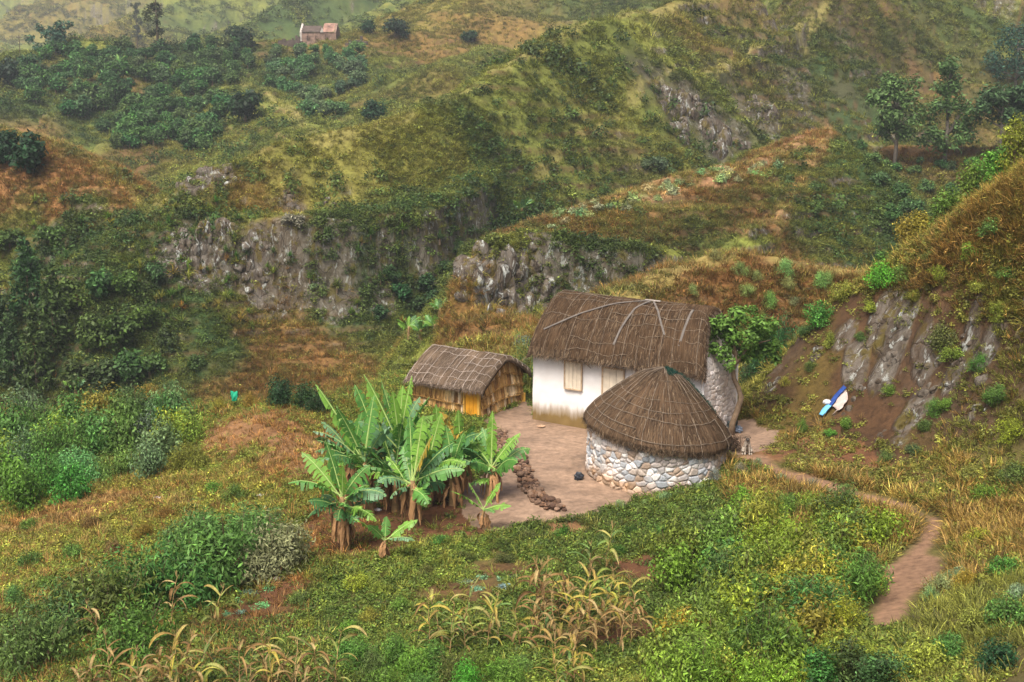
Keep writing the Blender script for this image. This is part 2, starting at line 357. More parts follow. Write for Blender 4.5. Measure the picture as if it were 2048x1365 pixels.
# patches: picture point, radius in metres (across, along), kind, weight
PATCH = []
def patch(px, py, rx, ry, kind, w=1.0):
    p = hit(px, py)
    if kind == 'rock' and px > 1500 and py > 600: rx, ry = rx * 1.5, ry * 1.5
    PATCH.append((p[0], p[1], rx, ry, kind, w))
for a in [(500, 855, 2.6, 2.2, 'dirt', .9), (570, 935, 1.6, 1.8, 'dirt', .7), (640, 890, 2.0, 1.5, 'dirt', .5), (830, 1010, 3.4, 3.4, 'soil', 1), (720, 1040, 2.0, 2.2, 'soil', 1), (880, 1045, 2.4, 1.8, 'soil', 1), (930, 1030, 2.2, 1.6, 'soil', 1), (730, 1060, 1.6, 2, 'soil', .9), (690, 1090, 1.2, 1.0, 'soil', .8),
          (1290, 1140, 1.3, 1.5, 'soil', 1), (1220, 1270, 1.6, 1.3, 'soil', 1), (1000, 1140, 1.2, 1.1, 'soil', .7), (930, 1180, 1.5, 1.0, 'soil', .7), (560, 1180, .9, 1.3, 'soil', 1), (500, 1230, 1.1, 1.0, 'soil', .8), (1130, 1060, .9, .8, 'dirt', .9),
          (1600, 900, 2.0, 1.6, 'dirt', 1), (1700, 935, 2.2, 1.8, 'dirt', 1), (1650, 910, 2.0, 1.5, 'soil', .8), (1800, 960, 1.6, 1.5, 'soil', .7), (1560, 870, 1.2, 1.2, 'dirt', .7), (200, 1010, 2.0, 1.6, 'soil', .8), (100, 1040, 2.4, 1.6, 'soil', .6), (20, 830, 2.2, 2.5, 'dry', 1), (380, 1000, 2.5, 2, 'dry', .5),
          (720, 1090, 2, 1.5, 'soil', .5), (1650, 700, 2.5, 3, 'soil', .7), (1780, 850, 3, 3, 'soil', .8), (1600, 800, 2, 2, 'moss', .8), (1900, 560, 4, 3, 'dry', .8), (2020, 460, 4, 3, 'dry', .9),
          # hills
          (560, 700, 9, 8, 'dry', .75), (480, 770, 9, 6, 'dry', .8), (680, 690, 7, 6, 'dry', .6), (760, 700, 5, 5, 'dry', .6), (470, 420, 8, 3, 'dry', .6), (680, 380, 8, 4, 'dry', .5), (760, 330, 5, 4, 'dry', .4), (900, 300, 7, 5, 'dry', .3),
          (250, 640, 9, 14, 'green', 1), (100, 560, 9, 14, 'green', .8), (380, 560, 5, 6, 'green', .6), (280, 480, 6, 8, 'green', .7), (120, 640, 12, 12, 'green', 1), (820, 600, 8, 6, 'green', .9), (880, 500, 6, 4, 'green', .8), (700, 520, 12, 4, 'green', .4),
          (110, 290, 7, 5, 'maize', 1), (30, 262, 8, 5, 'maize', 1), (200, 330, 5, 4, 'maize', 1), (260, 380, 3, 3, 'maize', .8), (30, 340, 8, 5, 'maize', .7),
          (1560, 300, 6, 3, 'dry', 1), (1620, 270, 5, 3, 'earth', 1), (1480, 400, 7, 6, 'dry', 1), (1400, 440, 8, 5, 'dry', 1), (1300, 420, 6, 4, 'dry', .9), (1180, 450, 6, 4, 'dry', .8), (1300, 360, 7, 3, 'pale', .8), (1230, 400, 5, 3, 'pale', .8), (1400, 350, 5, 3, 'pale', .6),
          (1550, 560, 7, 4, 'dry', .9), (1600, 640, 5, 4, 'dry', 1), (1480, 620, 5, 3, 'dry', .9), (1650, 560, 5, 4, 'dry', .7), (1700, 530, 5, 2, 'earth', .8), (1350, 570, 5, 3, 'dry', .4), (950, 660, 5, 3, 'dry', .9), (880, 700, 5, 4, 'dry', .8), (1000, 690, 6, 4, 'dry', .5),
          (1680, 400, 8, 10, 'green', .55), (1750, 420, 6, 8, 'green', .7), (1700, 150, 12, 16, 'green', .8), (1640, 180, 8, 10, 'green', .7), (1800, 100, 20, 20, 'dry', .4), (1850, 310, 6, 4, 'dry', .9), (1950, 350, 10, 8, 'soil', .6), (1830, 380, 7, 7, 'green', .5),
          (1230, 270, 5, 5, 'dry', .4), (1400, 80, 16, 8, 'dry', .45), (1500, 30, 16, 10, 'terrace', .8), (1480, 110, 8, 6, 'dry', .4), (860, 150, 10, 8, 'soil', .5), (820, 110, 12, 10, 'dry', .5), (1000, 60, 14, 14, 'dry', .5), (1100, 30, 16, 10, 'green', .6),
          (300, 150, 30, 22, 'green', .8), (150, 180, 24, 18, 'green', .8), (560, 130, 16, 14, 'green', .7), (620, 190, 14, 12, 'green', .5), (690, 160, 12, 10, 'green', .5), (300, 310, 7, 7, 'soil', .8), (350, 320, 6, 6, 'soil', .7), (530, 220, 9, 14, 'yellow', .9), (480, 260, 10, 8, 'yellow', .7), (620, 265, 8, 7, 'yellow', .6),
          (700, 220, 6, 6, 'soil', .5), (230, 170, 5, 7, 'dry', .6), (60, 150, 10, 12, 'soil', .4),
          (1700, 60, 14, 16, 'green', .9), (1660, 120, 8, 14, 'green', .9), (1760, 180, 14, 14, 'green', .8), (1780, 60, 26, 20, 'soil', .5), (1900, 60, 26, 20, 'green', .6), (1480, 330, 7, 3, 'dry', .8), (1590, 340, 6, 5, 'dry', 1), (1530, 370, 6, 4, 'dry', 1), (1450, 180, 14, 4, 'green', .7), (1560, 150, 12, 6, 'green', .8), (1380, 200, 8, 3, 'green', .5), (1600, 230, 8, 4, 'green', .7),
          (1240, 485, 5, 3, 'green', .7), (1340, 470, 5, 3, 'green', .6), (1440, 462, 4, 3, 'green', .6), (1180, 520, 3, 3, 'green', .7), (700, 330, 10, 4, 'yellow', .7), (880, 250, 10, 6, 'yellow', .7), (1000, 260, 8, 6, 'yellow', .6), (1100, 160, 10, 6, 'yellow', .7), (1200, 120, 12, 8, 'yellow', .6), (950, 330, 6, 5, 'yellow', .5),
          (1320, 190, 4, 2.4, 'cliff', .9), (1400, 200, 6, 2.6, 'cliff', .9), (1480, 190, 6, 2.6, 'cliff', .9), (1560, 160, 6, 3, 'cliff', .9), (1620, 150, 6, 4, 'cliff', .9), (1450, 260, 8, 2, 'cliff', .7), (1580, 230, 6, 3, 'cliff', .8), (840, 480, 6, 2, 'cliff', .6), (940, 440, 5, 3, 'cliff', .6), (720, 500, 5, 2, 'cliff', .4),
          (1045, 425, 4, 5, 'green', .9), (1010, 390, 4, 5, 'green', .8), (990, 350, 4, 5, 'green', .7), (1720, 330, 6, 8, 'green', .8), (1700, 400, 7, 8, 'green', .9), (1620, 430, 5, 5, 'green', .9), (1760, 470, 8, 8, 'green', .9), (1640, 360, 3, 5, 'green', .7), (840, 600, 8, 8, 'green', 1), (760, 600, 6, 5, 'green', .6),  # greenery; the last two also put the gorge's deep shade into the colour
          # bare rock
          (385, 515, 2.0, 3, 'rock', 1), (440, 500, 1.6, 3, 'rock', .9), (505, 530, 1.3, 3, 'rock', 1), (360, 480, 2, 3, 'rock', .9), (560, 590, 1.5, 2, 'rock', .7), (670, 590, 1.2, 2, 'rock', .7), (775, 585, .9, 2, 'rock', .8), (400, 352, 2.2, 2.5, 'rock', 1), (450, 340, 1.2, 1.5, 'rock', .8), (575, 395, 1.2, 1.2, 'rock', .8), (485, 405, .8, .8, 'rock', .7),
          (985, 560, 1.6, 2.5, 'rock', 1), (1030, 575, 1.7, 2.5, 'rock', 1), (1075, 570, 1.1, 2.5, 'rock', .9), (965, 610, 1.2, 2, 'rock', 1), (1000, 620, 2, 2, 'rock', 1), (1250, 550, 1.0, 1.5, 'rock', .6), (1345, 200, 3, 4, 'rock', .45), (1400, 235, 3.5, 4, 'rock', .45), (1450, 270, 3, 3, 'rock', .45), (1360, 260, 2.5, 3, 'rock', .45), (1520, 240, 2.5, 4, 'rock', .6), (1590, 210, 2.5, 4, 'rock', .6),
          (1800, 655, .55, .6, 'rock', 1), (1770, 640, .35, .5, 'rock', .9), (1785, 715, .6, .5, 'rock', 1), (1870, 700, .5, .5, 'rock', .8), (1945, 632, .3, .3, 'rock', .9), (1985, 690, .55, .6, 'rock', .9), (1920, 730, .5, .5, 'rock', .9), (1905, 760, .3, .4, 'rock', .8), (1812, 850, .35, .5, 'rock', 1), (1838, 815, .4, .5, 'rock', .8), (1715, 730, .3, .6, 'rock', .9), (1540, 775, .3, .3, 'rock', .7), (1690, 670, .3, .3, 'rock', .7), (1800, 880, .4, .4, 'rock', .7), (1960, 720, .3, .5, 'rock', .9), (1850, 660, .4, .4, 'rock', .6),
          (430, 50, 30, 40, 'green', .6), (120, 30, 50, 60, 'dry', .35), (200, 60, 30, 40, 'dry', .4), (640, 40, 40, 40, 'green', .5), (560, 20, 40, 40, 'green', .5), (780, 60, 30, 30, 'dry', .4)]:
    patch(*a)
PCOL = {'dirt': (.190, .098, .045), 'soil': (.095, .042, .019), 'dry': (.185, .090, .030), 'green': (.026, .052, .014), 'maize': (.270, .135, .052), 'earth': (.24, .135, .066), 'pale': (.13, .14, .055), 'terrace': (.140, .088, .034),
        'yellow': (.125, .138, .027), 'moss': (.13, .085, .012), 'cliff': (.050, .050, .024)}

def ground_zones(x, y, z, steep):
    """base colour (linear), rock amount, bare amount (no plants), yard amount"""
    n1 = fbm(x, y, 9, 4, 71); n2 = fbm(x, y, 2.6, 4, 73); n3 = fbm(x, y, 28, 3, 75)
    col = np.empty(x.shape + (3,))
    olive = np.array([.080, .102, .021]); yel = np.array([.138, .152, .028]); brn = np.array([.165, .095, .032])
    t = np.clip(.5 + .8 * n1 + .35 * n2, 0, 1)[..., None]
    col[:] = olive * (1 - t) + yel * t
    b = (sstep(.25, .85, n3 + .6 * n2) * .4)[..., None]
    col = col * (1 - b) + brn * b
    rk = np.zeros(x.shape)
    nf = ((1 - sstep(50, 60, y)) * .75)[..., None]; col = col * (1 - nf) + np.array([.062, .044, .016]) * nf
    for cx, cy, rx, ry, kind, w in PATCH:
        d = np.sqrt(((x - cx) / rx) ** 2 + ((y - cy) / ry) ** 2)
        if kind == 'rock':
            rk = np.maximum(rk, w * (1 - sstep(.70, .88, d + .7 * n2 + .2 * n1))); continue
        m = (w * (1 - sstep(.45, 1.25, d + .35 * n2 + .15 * n1)))[..., None]
        col = col * (1 - m) + np.array(PCOL[kind]) * m
    bf = in_poly(x + fbm(x, y, 1.4, 3, 83) * .5, y + fbm(x, y, 1.4, 3, 84) * .6, BANKF).astype(float)
    mo = sstep(-.1, .45, fbm(x, y, 1.7, 4, 85)) * .6 * (1 - sstep(9.5, 12.5, x) * .6)
    bc = np.array([.044, .023, .011]) * (1 - mo[..., None]) + np.array([.085, .066, .012]) * mo[..., None]
    col = col * (1 - .9 * bf[..., None]) + bc * .9 * bf[..., None]
    # worn risers of the little terraces
    tp_, ta_ = terrace_phase(x, y, z); sw = tp_ - np.floor(tp_)
    ris = sstep(.50, .62, sw) * (1 - sstep(.86, .98, sw)) * ta_ * (y > 58) * (y < 330) * sstep(-.3, .2, n2 + .2)
    rb = (.8 * ris)[..., None]; col = col * (1 - rb) + np.array([.085, .050, .022]) * rb
    crestm = np.zeros(x.shape)
    # crests are worn, dry and pale
    for pts, tg in CRESTS:
        d = near_poly(x, y, pts)
        wd = {'C': 1.4, 'C2': .5, 'E': .8, 'B': .45, 'A': .8}.get(tg, 1.0)
        m = ((1 - sstep(wd * .3, wd * 1.1, d + .8 * n2)) * .7); crestm = np.maximum(crestm, m); m = m[..., None]
        c = np.array([.26, .15, .065]) if tg in ('C', 'C2') else np.array([.20, .175, .055])
        col = col * (1 - m) + c * m
    far = y > 58
    hillrock = sstep(.62, .80, steep + .13 * n2 + .10 * n1) * far
    bank = (x > 6.5) * (y > 33) * (y < 50)
    bankrock = sstep(.66, .92, steep * .8 + .55 * n1 + .35 * n2) * bank
    bs = (sstep(.30, .62, steep + .2 * n2) * bank * .8)[..., None]; col = col * (1 - bs) + np.array([.052, .028, .013]) * bs
    rock = np.maximum(np.maximum(hillrock * .85 * sstep(.0, .5, n1 + .2), bankrock * .1), rk)
    bare = np.zeros(x.shape)
    ed = .28 * n2
    yd = in_poly(x + fbm(x, y, 1.2, 2, 81) * .22, y + fbm(x, y, 1.2, 2, 82) * .3, YARD).astype(float)
    pth = 1 - sstep(.08, .38, near_poly(x, y, PATHL) + ed * 1.2)
    trk = (1 - sstep(.2, .8, near_poly(x, y, TRACK) + ed * 2)) * .7
    bare = np.maximum(np.maximum(yd, pth), np.maximum(trk, np.maximum(.4 * crestm, .85 * ris)))
    bare = np.maximum(bare, .66 * bf)
    bare = np.maximum(bare, 1 - sstep(.34, .66, near_poly(x, y, PATHL) + ed * 1.2))
    yc = np.array([.205, .138, .094]); pc = np.array([.180, .106, .064])
    col = col * (1 - pth[..., None]) + pc * pth[..., None]
    col = col * (1 - trk[..., None]) + np.array([.24, .135, .07]) * trk[..., None]
    col = col * (1 - yd[..., None]) + yc * yd[..., None]
    return col, rock * (1 - np.maximum(yd, pth)), bare, yd, pth

def rock_nodes(g, pale=(.40, .42, .39)):
    """weathered basalt: dark brown joints, grey-brown faces, crisp pale lichen, moss"""
    rv = g.coord((1.15, 1.15, .42), 'World')
    r1 = g.noise(rv, 1.3, 8, .7, 1.0)
    rc = g.ramp(r1, [(.32, (.030, .021, .014)), (.45, (.075, .058, .042)), (.58, (.135, .118, .098)), (.70, (.075, .060, .038))])
    r2 = g.noise(rv, 1.9, 10, .76, .6)
    lich = g.ramp(r2, [(.56, 0), (.59, .8)])
    rc2 = g.mix(lich, rc, g.mix(r1, tuple(k * .62 for k in pale), pale))
    vo = g.n('ShaderNodeTexVoronoi', feature='DISTANCE_TO_EDGE'); vo.inputs['Scale'].default_value = .9
    wv = g.n('ShaderNodeMix', data_type='RGBA', blend_type='ADD'); wv.inputs[0].default_value = 1.0
    nz = g.n('ShaderNodeTexNoise'); nz.inputs['Scale'].default_value = 1.5; g.l(rv, nz.inputs['Vector'])
    g.l(g.coord((1.3, 1.3, .35), 'World'), wv.inputs[6]); g.l(nz.outputs['Color'], wv.inputs[7]); g.l(wv.outputs[2], vo.inputs['Vector'])
    crack = g.ramp(vo.outputs['Distance'], [(.0, .25), (.035, 1)])
    rc2 = g.mix(g.math('SUBTRACT', 1.0, crack), rc2, (.022, .015, .010))
    r3 = g.noise(g.coord((1, 1, .6), 'World'), 1.5, 6, .65)
    rc3 = g.mix(g.ramp(r3, [(.53, 0), (.60, .85)]), rc2, (.085, .065, .012))
    hh = g.math('ADD', r2, g.math('MULTIPLY', crack, .45))
    return rc3, hh

def ground_material():
    g = NT('ground_earth')
    pos = g.coord(kind='World')
    col = g.attr('zone').outputs['Color']
    rock = g.attr('rock').outputs['Fac']; yard = g.attr('yard').outputs['Fac']
    n_f = g.noise(pos, 5.0, 6, .65); n_m = g.noise(pos, .9, 5, .6); n_s = g.noise(pos, 22, 4, .7)
    var = g.ramp(n_f, [(.25, .55), (.5, 1.0), (.78, 1.45)])
    c1 = g.mix(1.0, col, var, 'MULTIPLY')
    var2 = g.ramp(n_m, [(.3, .75), (.7, 1.25)])
    c2 = g.mix(1.0, c1, var2, 'MULTIPLY')
    rc3, r2 = rock_nodes(g)
    c3 = g.mix(rock, c2, rc3)
    # wet mud in the yard: darker puddled streaks
    yv = g.coord((.8, 1.6, 1), 'World', (0, 0, .5))
    y1 = g.noise(yv, .8, 7, .62, .3)
    yc = g.ramp(y1, [(.30, .72), (.5, 1.0), (.72, 1.10)])
    c4 = g.mix(yard, c3, g.mix(1.0, c3, yc, 'MULTIPLY'))
    g.color(c4)
    yr = g.ramp(y1, [(.35, .42), (.6, .8)])
    g.rough(g.mix(yard, (.92, .92, .92), yr))
    h = g.math('ADD', g.math('MULTIPLY', n_f, .6), g.math('MULTIPLY', n_s, .25))
    h2 = g.math('ADD', h, g.math('MULTIPLY', g.math('MULTIPLY', r2, rock), 4.0))
    g.bump(g.math('MULTIPLY', h2, g.math('SUBTRACT', 1.0, g.math('MULTIPLY', yard, .72))), .55, .12)
    return g.m

def build_ground():
    X, Y, Z, A, RR = GX, GY, GZ, _A, _R
    # steepness from the surface itself
    def grad(M): return np.gradient(M, axis=0), np.gradient(M, axis=1)
    Xr, Xa = grad(X); Yr, Ya = grad(Y); Zr, Za = grad(Z)
    nx = Yr * Za - Zr * Ya; ny = Zr * Xa - Xr * Za; nz = Xr * Ya - Yr * Xa
    nl = np.sqrt(nx * nx + ny * ny + nz * nz) + 1e-12
    steep = 1 - np.abs(nz) / nl
    steep = np.clip(steep * 1.6, 0, 1)          # 0 flat, about .8 at sixty degrees
    col, rock, bare, yd, pth = ground_zones(X, Y, Z, steep)
    co = np.stack([X, Y, Z], -1).reshape(-1, 3)
    idx = np.arange(NA * NRr).reshape(NRr, NA)
    q = np.stack([idx[:-1, :-1], idx[:-1, 1:], idx[1:, 1:], idx[1:, :-1]], -1).reshape(-1, 4)
    mat = ground_material(); flat = lambda M: M.reshape(-1)
    fy = flat(Y)[q].mean(1); fyd = flat(yd)[q].mean(1); fp = flat(pth)[q].mean(1)
    which = np.where(fyd > .5, 1, np.where(fp > .45, 2, np.where(fy > 58, 3, 0)))
    for k, nm in enumerate(('ground', 'yard', 'path', 'hills')):
        qq = q[which == k]; used = np.unique(qq); remap = np.zeros(len(co), np.int64); remap[used] = np.arange(len(used)); qq = remap[qq]
        me = bpy.data.meshes.new(nm)
        me.vertices.add(len(used)); me.vertices.foreach_set('co', co[used].ravel().astype(np.float32))
        me.loops.add(qq.size); me.loops.foreach_set('vertex_index', qq.ravel().astype(np.int32))
        me.polygons.add(len(qq)); me.polygons.foreach_set('loop_start', np.arange(0, qq.size, 4, dtype=np.int32))
        me.update(); me.polygons.foreach_set('use_smooth', np.ones(len(qq), bool))
        ca = me.attributes.new('zone', 'FLOAT_COLOR', 'POINT'); ca.data.foreach_set('color', np.c_[col.reshape(-1, 3)[used], np.ones(len(used))].ravel().astype(np.float32))
        for an, v in (('rock', rock), ('yard', yd)):
            at = me.attributes.new(an, 'FLOAT', 'POINT'); at.data.foreach_set('value', flat(v)[used].astype(np.float32))
        me.materials.append(mat)
        o = bpy.data.objects.new(nm, me); COL.objects.link(o); o['kind'] = 'structure'
    return dict(X=X, Y=Y, Z=Z, steep=steep, col=col, rock=rock, bare=bare, A=A, RR=RR)

# ================================================================== plant pieces: every piece is (verts, faces)
def blade(base, direc, length, width, bend, segs=2, rnd=random):
    """a narrow leaf: base point, direction, drooping by bend"""
    d = Vector(direc).normalized(); side = d.cross(Vector((0, 0, 1)))
    if side.length < 1e-3: side = Vector((1, 0, 0))
    side.normalize()
    vs, fs = [], []
    p = Vector(base)
    for k in range(segs + 1):
        t = k / segs
        w = width * (1 - t) ** .7 if k else width * .7
        if k == segs: vs.append(tuple(p))
        else:
            vs.append(tuple(p - side * w * .5)); vs.append(tuple(p + side * w * .5))
        d = (d + Vector((0, 0, -bend / segs))).normalized()
        p = p + d * (length / segs)
    for k in range(segs - 1):
        fs.append((2 * k, 2 * k + 1, 2 * k + 3, 2 * k + 2))
    fs.append((2 * segs - 2, 2 * segs - 1, 2 * segs))
    return vs, fs

class Acc:
    def __init__(self): self.v = []; self.f = []; self.mi = []
    def add(self, vf, mi=0):
        v, f = vf; o = len(self.v)
        self.v.extend(v); self.f.extend(tuple(i + o for i in q) for q in f); self.mi.extend([mi] * len(f))
        return self
    def mesh(self, name, mats=(), smooth=False):
        me = bpy.data.meshes.new(name); me.from_pydata(self.v, [], self.f)
        for m in mats: me.materials.append(m)
        if len(mats) > 1: me.polygons.foreach_set('material_index', self.mi)
        if smooth: me.polygons.foreach_set('use_smooth', np.ones(len(self.f), bool))
        lv = me.attributes.new('lv', 'FLOAT', 'FACE'); lv.data.foreach_set('value', np.random.default_rng(len(self.f)).lognormal(-.06, .38, len(self.f)).astype(np.float32))
        me.update(); return me
    def obj(self, name, mats=(), parent=None, smooth=False):
        o = bpy.data.objects.new(name, self.mesh(name, mats, smooth)); COL.objects.link(o)
        if parent is not None: o.parent = parent
        return o

def leaf_quad(p, n, size, asp=.5):
    """a pointed leaf (diamond) at p facing n"""
    n = Vector(n).normalized(); a = n.orthogonal().normalized()
    th = random.uniform(0, 6.283); a = (Matrix.Rotation(th, 3, n) @ a); b = n.cross(a)
    p = Vector(p); s = size; w = size * asp
    return [tuple(p), tuple(p + a * s * .5 + b * w * .5), tuple(p + a * s), tuple(p + a * s * .5 - b * w * .5)], [(0, 1, 2, 3)]

def rdir():
    while True:
        v = Vector((random.uniform(-1, 1), random.uniform(-1, 1), random.uniform(-1, 1)))
        if .05 < v.length < 1: return v.normalized()

def proto_grass(nb, spread, seed):
    random.seed(seed); a = Acc()
    for i in range(nb):
        th = random.uniform(0, 6.283); r = random.uniform(0, spread) ** .8
        d = (math.cos(th) * random.uniform(.15, .9), math.sin(th) * random.uniform(.15, .9), 1)
        a.add(blade((r * math.cos(th), r * math.sin(th), -.05), d, random.uniform(.5, 1.1), random.uniform(.05, .09), random.uniform(.3, 1.3)))
    return a

def proto_herb(nl, seed, size=.2, flat=.55, asp=.5, lumps=4):
    """loose cushion of small leaves, several lobes"""
    random.seed(seed); a = Acc()
    cs = [(Vector((random.uniform(-.3, .3), random.uniform(-.3, .3), random.uniform(.0, .25))), random.uniform(.2, .36)) for _ in range(lumps)]
    for i in range(nl):
        c, r = random.choice(cs); d = rdir(); d.z = abs(d.z) * 1.0 - .15
        p = c + Vector((d.x * r, d.y * r, d.z * r * flat * 1.6)) * random.uniform(.55, 1.12)
        p.z = max(p.z, -.03)
        n = (d + Vector((0, 0, .7)) + rdir() * .7)
        a.add(leaf_quad(p, n, size * random.uniform(.6, 1.25), asp))
    return a

def foliage_material(name, trans=.3, base=None):
    g = NT(name)
    if base is None: col = g.attr('tint', 'INSTANCER').outputs['Color']
    else: col = g.n('ShaderNodeRGB').outputs[0]; col.node.outputs[0].default_value = (*base, 1)
    oi = g.n('ShaderNodeObjectInfo')
    pos = g.coord(kind='World')
    n = g.noise(pos, 3.0, 3, .7)
    v = g.ramp(n, [(.25, .55), (.5, 1), (.75, 1.5)])
    c = g.mix(1.0, g.mix(1.0, col, v, 'MULTIPLY'), g.attr('lv').outputs['Color'], 'MULTIPLY')
    g.color(c); g.rough(.55); g.leafy(c, trans)
    return g.m

def scatter(name, protos, pts, rot, scl, tint, mat):
    """one countless mass: the plant piece and the places where it grows live in one mesh, geometry nodes spread it"""
    objs = []
    pick = np.arange(len(pts)) % len(protos)
    for k, pr in enumerate(protos):
        sel = pick == k
        P = pts[sel]; nv = len(pr.v)
        co = np.r_[np.array(pr.v), P]
        me = bpy.data.meshes.new(name); me.from_pydata(co.tolist(), [], pr.f); me.materials.append(mat)
        lv = me.attributes.new('lv', 'FLOAT', 'FACE'); lv.data.foreach_set('value', rng.lognormal(-.06, .38, len(pr.f)).astype(np.float32))
        def attr(nm, typ, dom, key, vals, wd):
            a = me.attributes.new(nm, typ, dom); z = np.zeros((len(co), wd), np.float32); z[nv:] = vals; a.data.foreach_set(key, z.ravel())
        attr('rot', 'FLOAT_VECTOR', 'POINT', 'vector', rot[sel], 3)
        attr('scl', 'FLOAT_VECTOR', 'POINT', 'vector', scl[sel], 3)
        attr('tint', 'FLOAT_COLOR', 'POINT', 'color', np.c_[tint[sel], np.ones(sel.sum())], 4)
        a = me.attributes.new('grows', 'BOOLEAN', 'POINT'); fl = np.zeros(len(co), bool); fl[nv:] = True; a.data.foreach_set('value', fl)
        o = bpy.data.objects.new(name, me); COL.objects.link(o); o['kind'] = 'stuff'
        ng = bpy.data.node_groups.new(name, 'GeometryNodeTree')
        ng.interface.new_socket('Geometry', in_out='INPUT', socket_type='NodeSocketGeometry'); ng.interface.new_socket('Geometry', in_out='OUTPUT', socket_type='NodeSocketGeometry')
        N = ng.nodes; gi = N.new('NodeGroupInput'); go = N.new('NodeGroupOutput')
        sep = N.new('GeometryNodeSeparateGeometry'); sep.domain = 'POINT'
        def nat(nm, typ):
            n = N.new('GeometryNodeInputNamedAttribute'); n.data_type = typ; n.inputs[0].default_value = nm; return n.outputs[0]
        iop = N.new('GeometryNodeInstanceOnPoints'); L = ng.links.new
        L(gi.outputs[0], sep.inputs[0]); L(nat('grows', 'BOOLEAN'), sep.inputs[1])
        L(sep.outputs[0], iop.inputs['Points']); L(sep.outputs[1], iop.inputs['Instance'])
        L(nat('rot', 'FLOAT_VECTOR'), iop.inputs['Rotation']); L(nat('scl', 'FLOAT_VECTOR'), iop.inputs['Scale'])
        L(iop.outputs[0], go.inputs[0])
        md = o.modifiers.new('spread', 'NODES'); md.node_group = ng
        objs.append(o)
    return objs
# ================================================================== what covers the ground
GR = build_ground()
_cell = np.abs(np.gradient(GR['RR'], axis=0) * GR['RR'] * (GR['A'][0, 1] - GR['A'][0, 0])) / np.maximum(.25, 1 - GR['steep'] / 1.6)

def pick_points(n, ymin, ymax, dens):
    """n random places on the ground, weighted by area and by dens (array on the ground grid)"""
    w = _cell * dens * (GR['Y'] > ymin) * (GR['Y'] < ymax) * (np.abs(GR['A']) < R(22.5))
    w = w[:-1, :-1]; c = np.cumsum(w.ravel()); c /= c[-1]
    k = np.searchsorted(c, rng.random(n)); i, j = np.unravel_index(np.minimum(k, w.size - 1), w.shape)
    u, v = rng.random(n)[:, None], rng.random(n)[:, None]
    P = np.stack([GR['X'], GR['Y'], GR['Z']], -1)
    p = (P[i, j] * (1 - u) + P[i + 1, j] * u) * (1 - v) + (P[i, j + 1] * (1 - u) + P[i + 1, j + 1] * u) * v
    return p, i, j

def inst_arrays(n, smin, smax, tilt=.25, zmin=.7, zmax=1.2):
    rot = np.c_[rng.normal(0, tilt, n), rng.normal(0, tilt, n), rng.uniform(0, 6.283, n)]
    s = np.exp(rng.uniform(math.log(smin), math.log(smax), n))
    scl = np.c_[s, s, s * rng.uniform(zmin, zmax, n)]
    return rot, scl

M_LEAF = foliage_material('ground_cover_leaf')
def tints(p, i, j, palette, keep=.35, var=.28):
    """mix of palette colours chosen by noise, partly following the ground zone"""
    n = fbm(p[:, 0], p[:, 1], 7, 3, 91) * .9 + rng.normal(0, .30, len(p))
    pal = np.array(palette); t = np.clip(.5 + .5 * n, 0, .999) * (len(pal) - 1); k = t.astype(int); f = (t - k)[:, None]
    c = pal[k] * (1 - f) + pal[k + 1] * f
    z = GR['col'][i, j]
    c = c * (1 - keep) + z * keep
    return np.clip(c * rng.lognormal(0, var, len(p))[:, None], 0, .6)

ok = (1 - GR['bare']) * (1 - .72 * GR['rock'])
lum_green = GR['col'][..., 1] / (GR['col'][..., 0] + 1e-6)       # >1 where the zone is green
dryz = 1 - sstep(.55, .95, lum_green)
grass_p = [proto_grass(26, .35, s) for s in (1, 2, 3)]
herb_p = [proto_herb(60, s, .17) for s in (4, 5, 6)]
shrub_p = [proto_herb(130, s, .15, .9, .5, 6) for s in (7, 8, 9)]
OL = [(.030, .058, .014), (.072, .108, .019), (.150, .175, .028), (.250, .245, .040)]
YG = [(.075, .110, .020), (.160, .180, .030), (.250, .262, .042), (.23, .19, .045)]
DR = [(.11, .07, .02), (.21, .105, .028), (.31, .16, .042), (.36, .24, .08)]
patchy = np.clip(.55 + .9 * fbm(GR['X'], GR['Y'], 4.5, 3, 101), .03, 1)
patchy2 = np.clip(.5 + 1.1 * fbm(GR['X'], GR['Y'], 11, 3, 103), .03, 1)

# hills, middle distance
def cover(name, protos, n, y0, y1, dens, s0, s1, pal, keep, sink=.04, tilt=.2, zr=(.7, 1.2), grow=0.0):
    p, i, j = pick_points(n, y0, y1, dens)
    rot, scl = inst_arrays(n, s0, s1, tilt, *zr)
    k = (1 + grow * np.maximum(0, p[:, 1] - y0) / y0)[:, None]
    scl = scl * k
    p = p.copy(); p[:, 2] -= sink * scl[:, 2]
    scatter(name, protos, p, rot, scl, tints(p, i, j, pal, keep), M_LEAF)

wet = 1 - .75 * dryz
cover('hill_grass', grass_p, 11000, 56, 140, ok * dryz, .3, .7, DR, .45, .05)
cover('undergrowth', herb_p, 56000, 56, 135, ok * patchy * wet, .32, .85, OL, .40, .1)
cover('undergrowth', shrub_p, 9000, 56, 135, ok * patchy2 * sstep(.85, 1.5, lum_green), .5, 1.6, OL[:3], .4, .1)
cover('hill_grass', grass_p, 80000, 56, 135, ok * (.35 + patchy), .28, .65, YG, .45, .05)
cover('undergrowth', herb_p, 64000, 130, 300, ok * patchy * wet, .5, 1.35, OL, .45, .1)
cover('hill_grass', grass_p, 70000, 130, 300, ok * (.35 + patchy), .5, 1.1, YG, .45, .05)
cover('undergrowth', shrub_p, 9000, 130, 330, ok * patchy2 * sstep(.85, 1.5, lum_green), .8, 2.5, OL[:3], .45, .1)
cover('undergrowth', herb_p, 70000, 290, 800, ok * patchy2, 1.3, 4.2, OL, .5, .1)
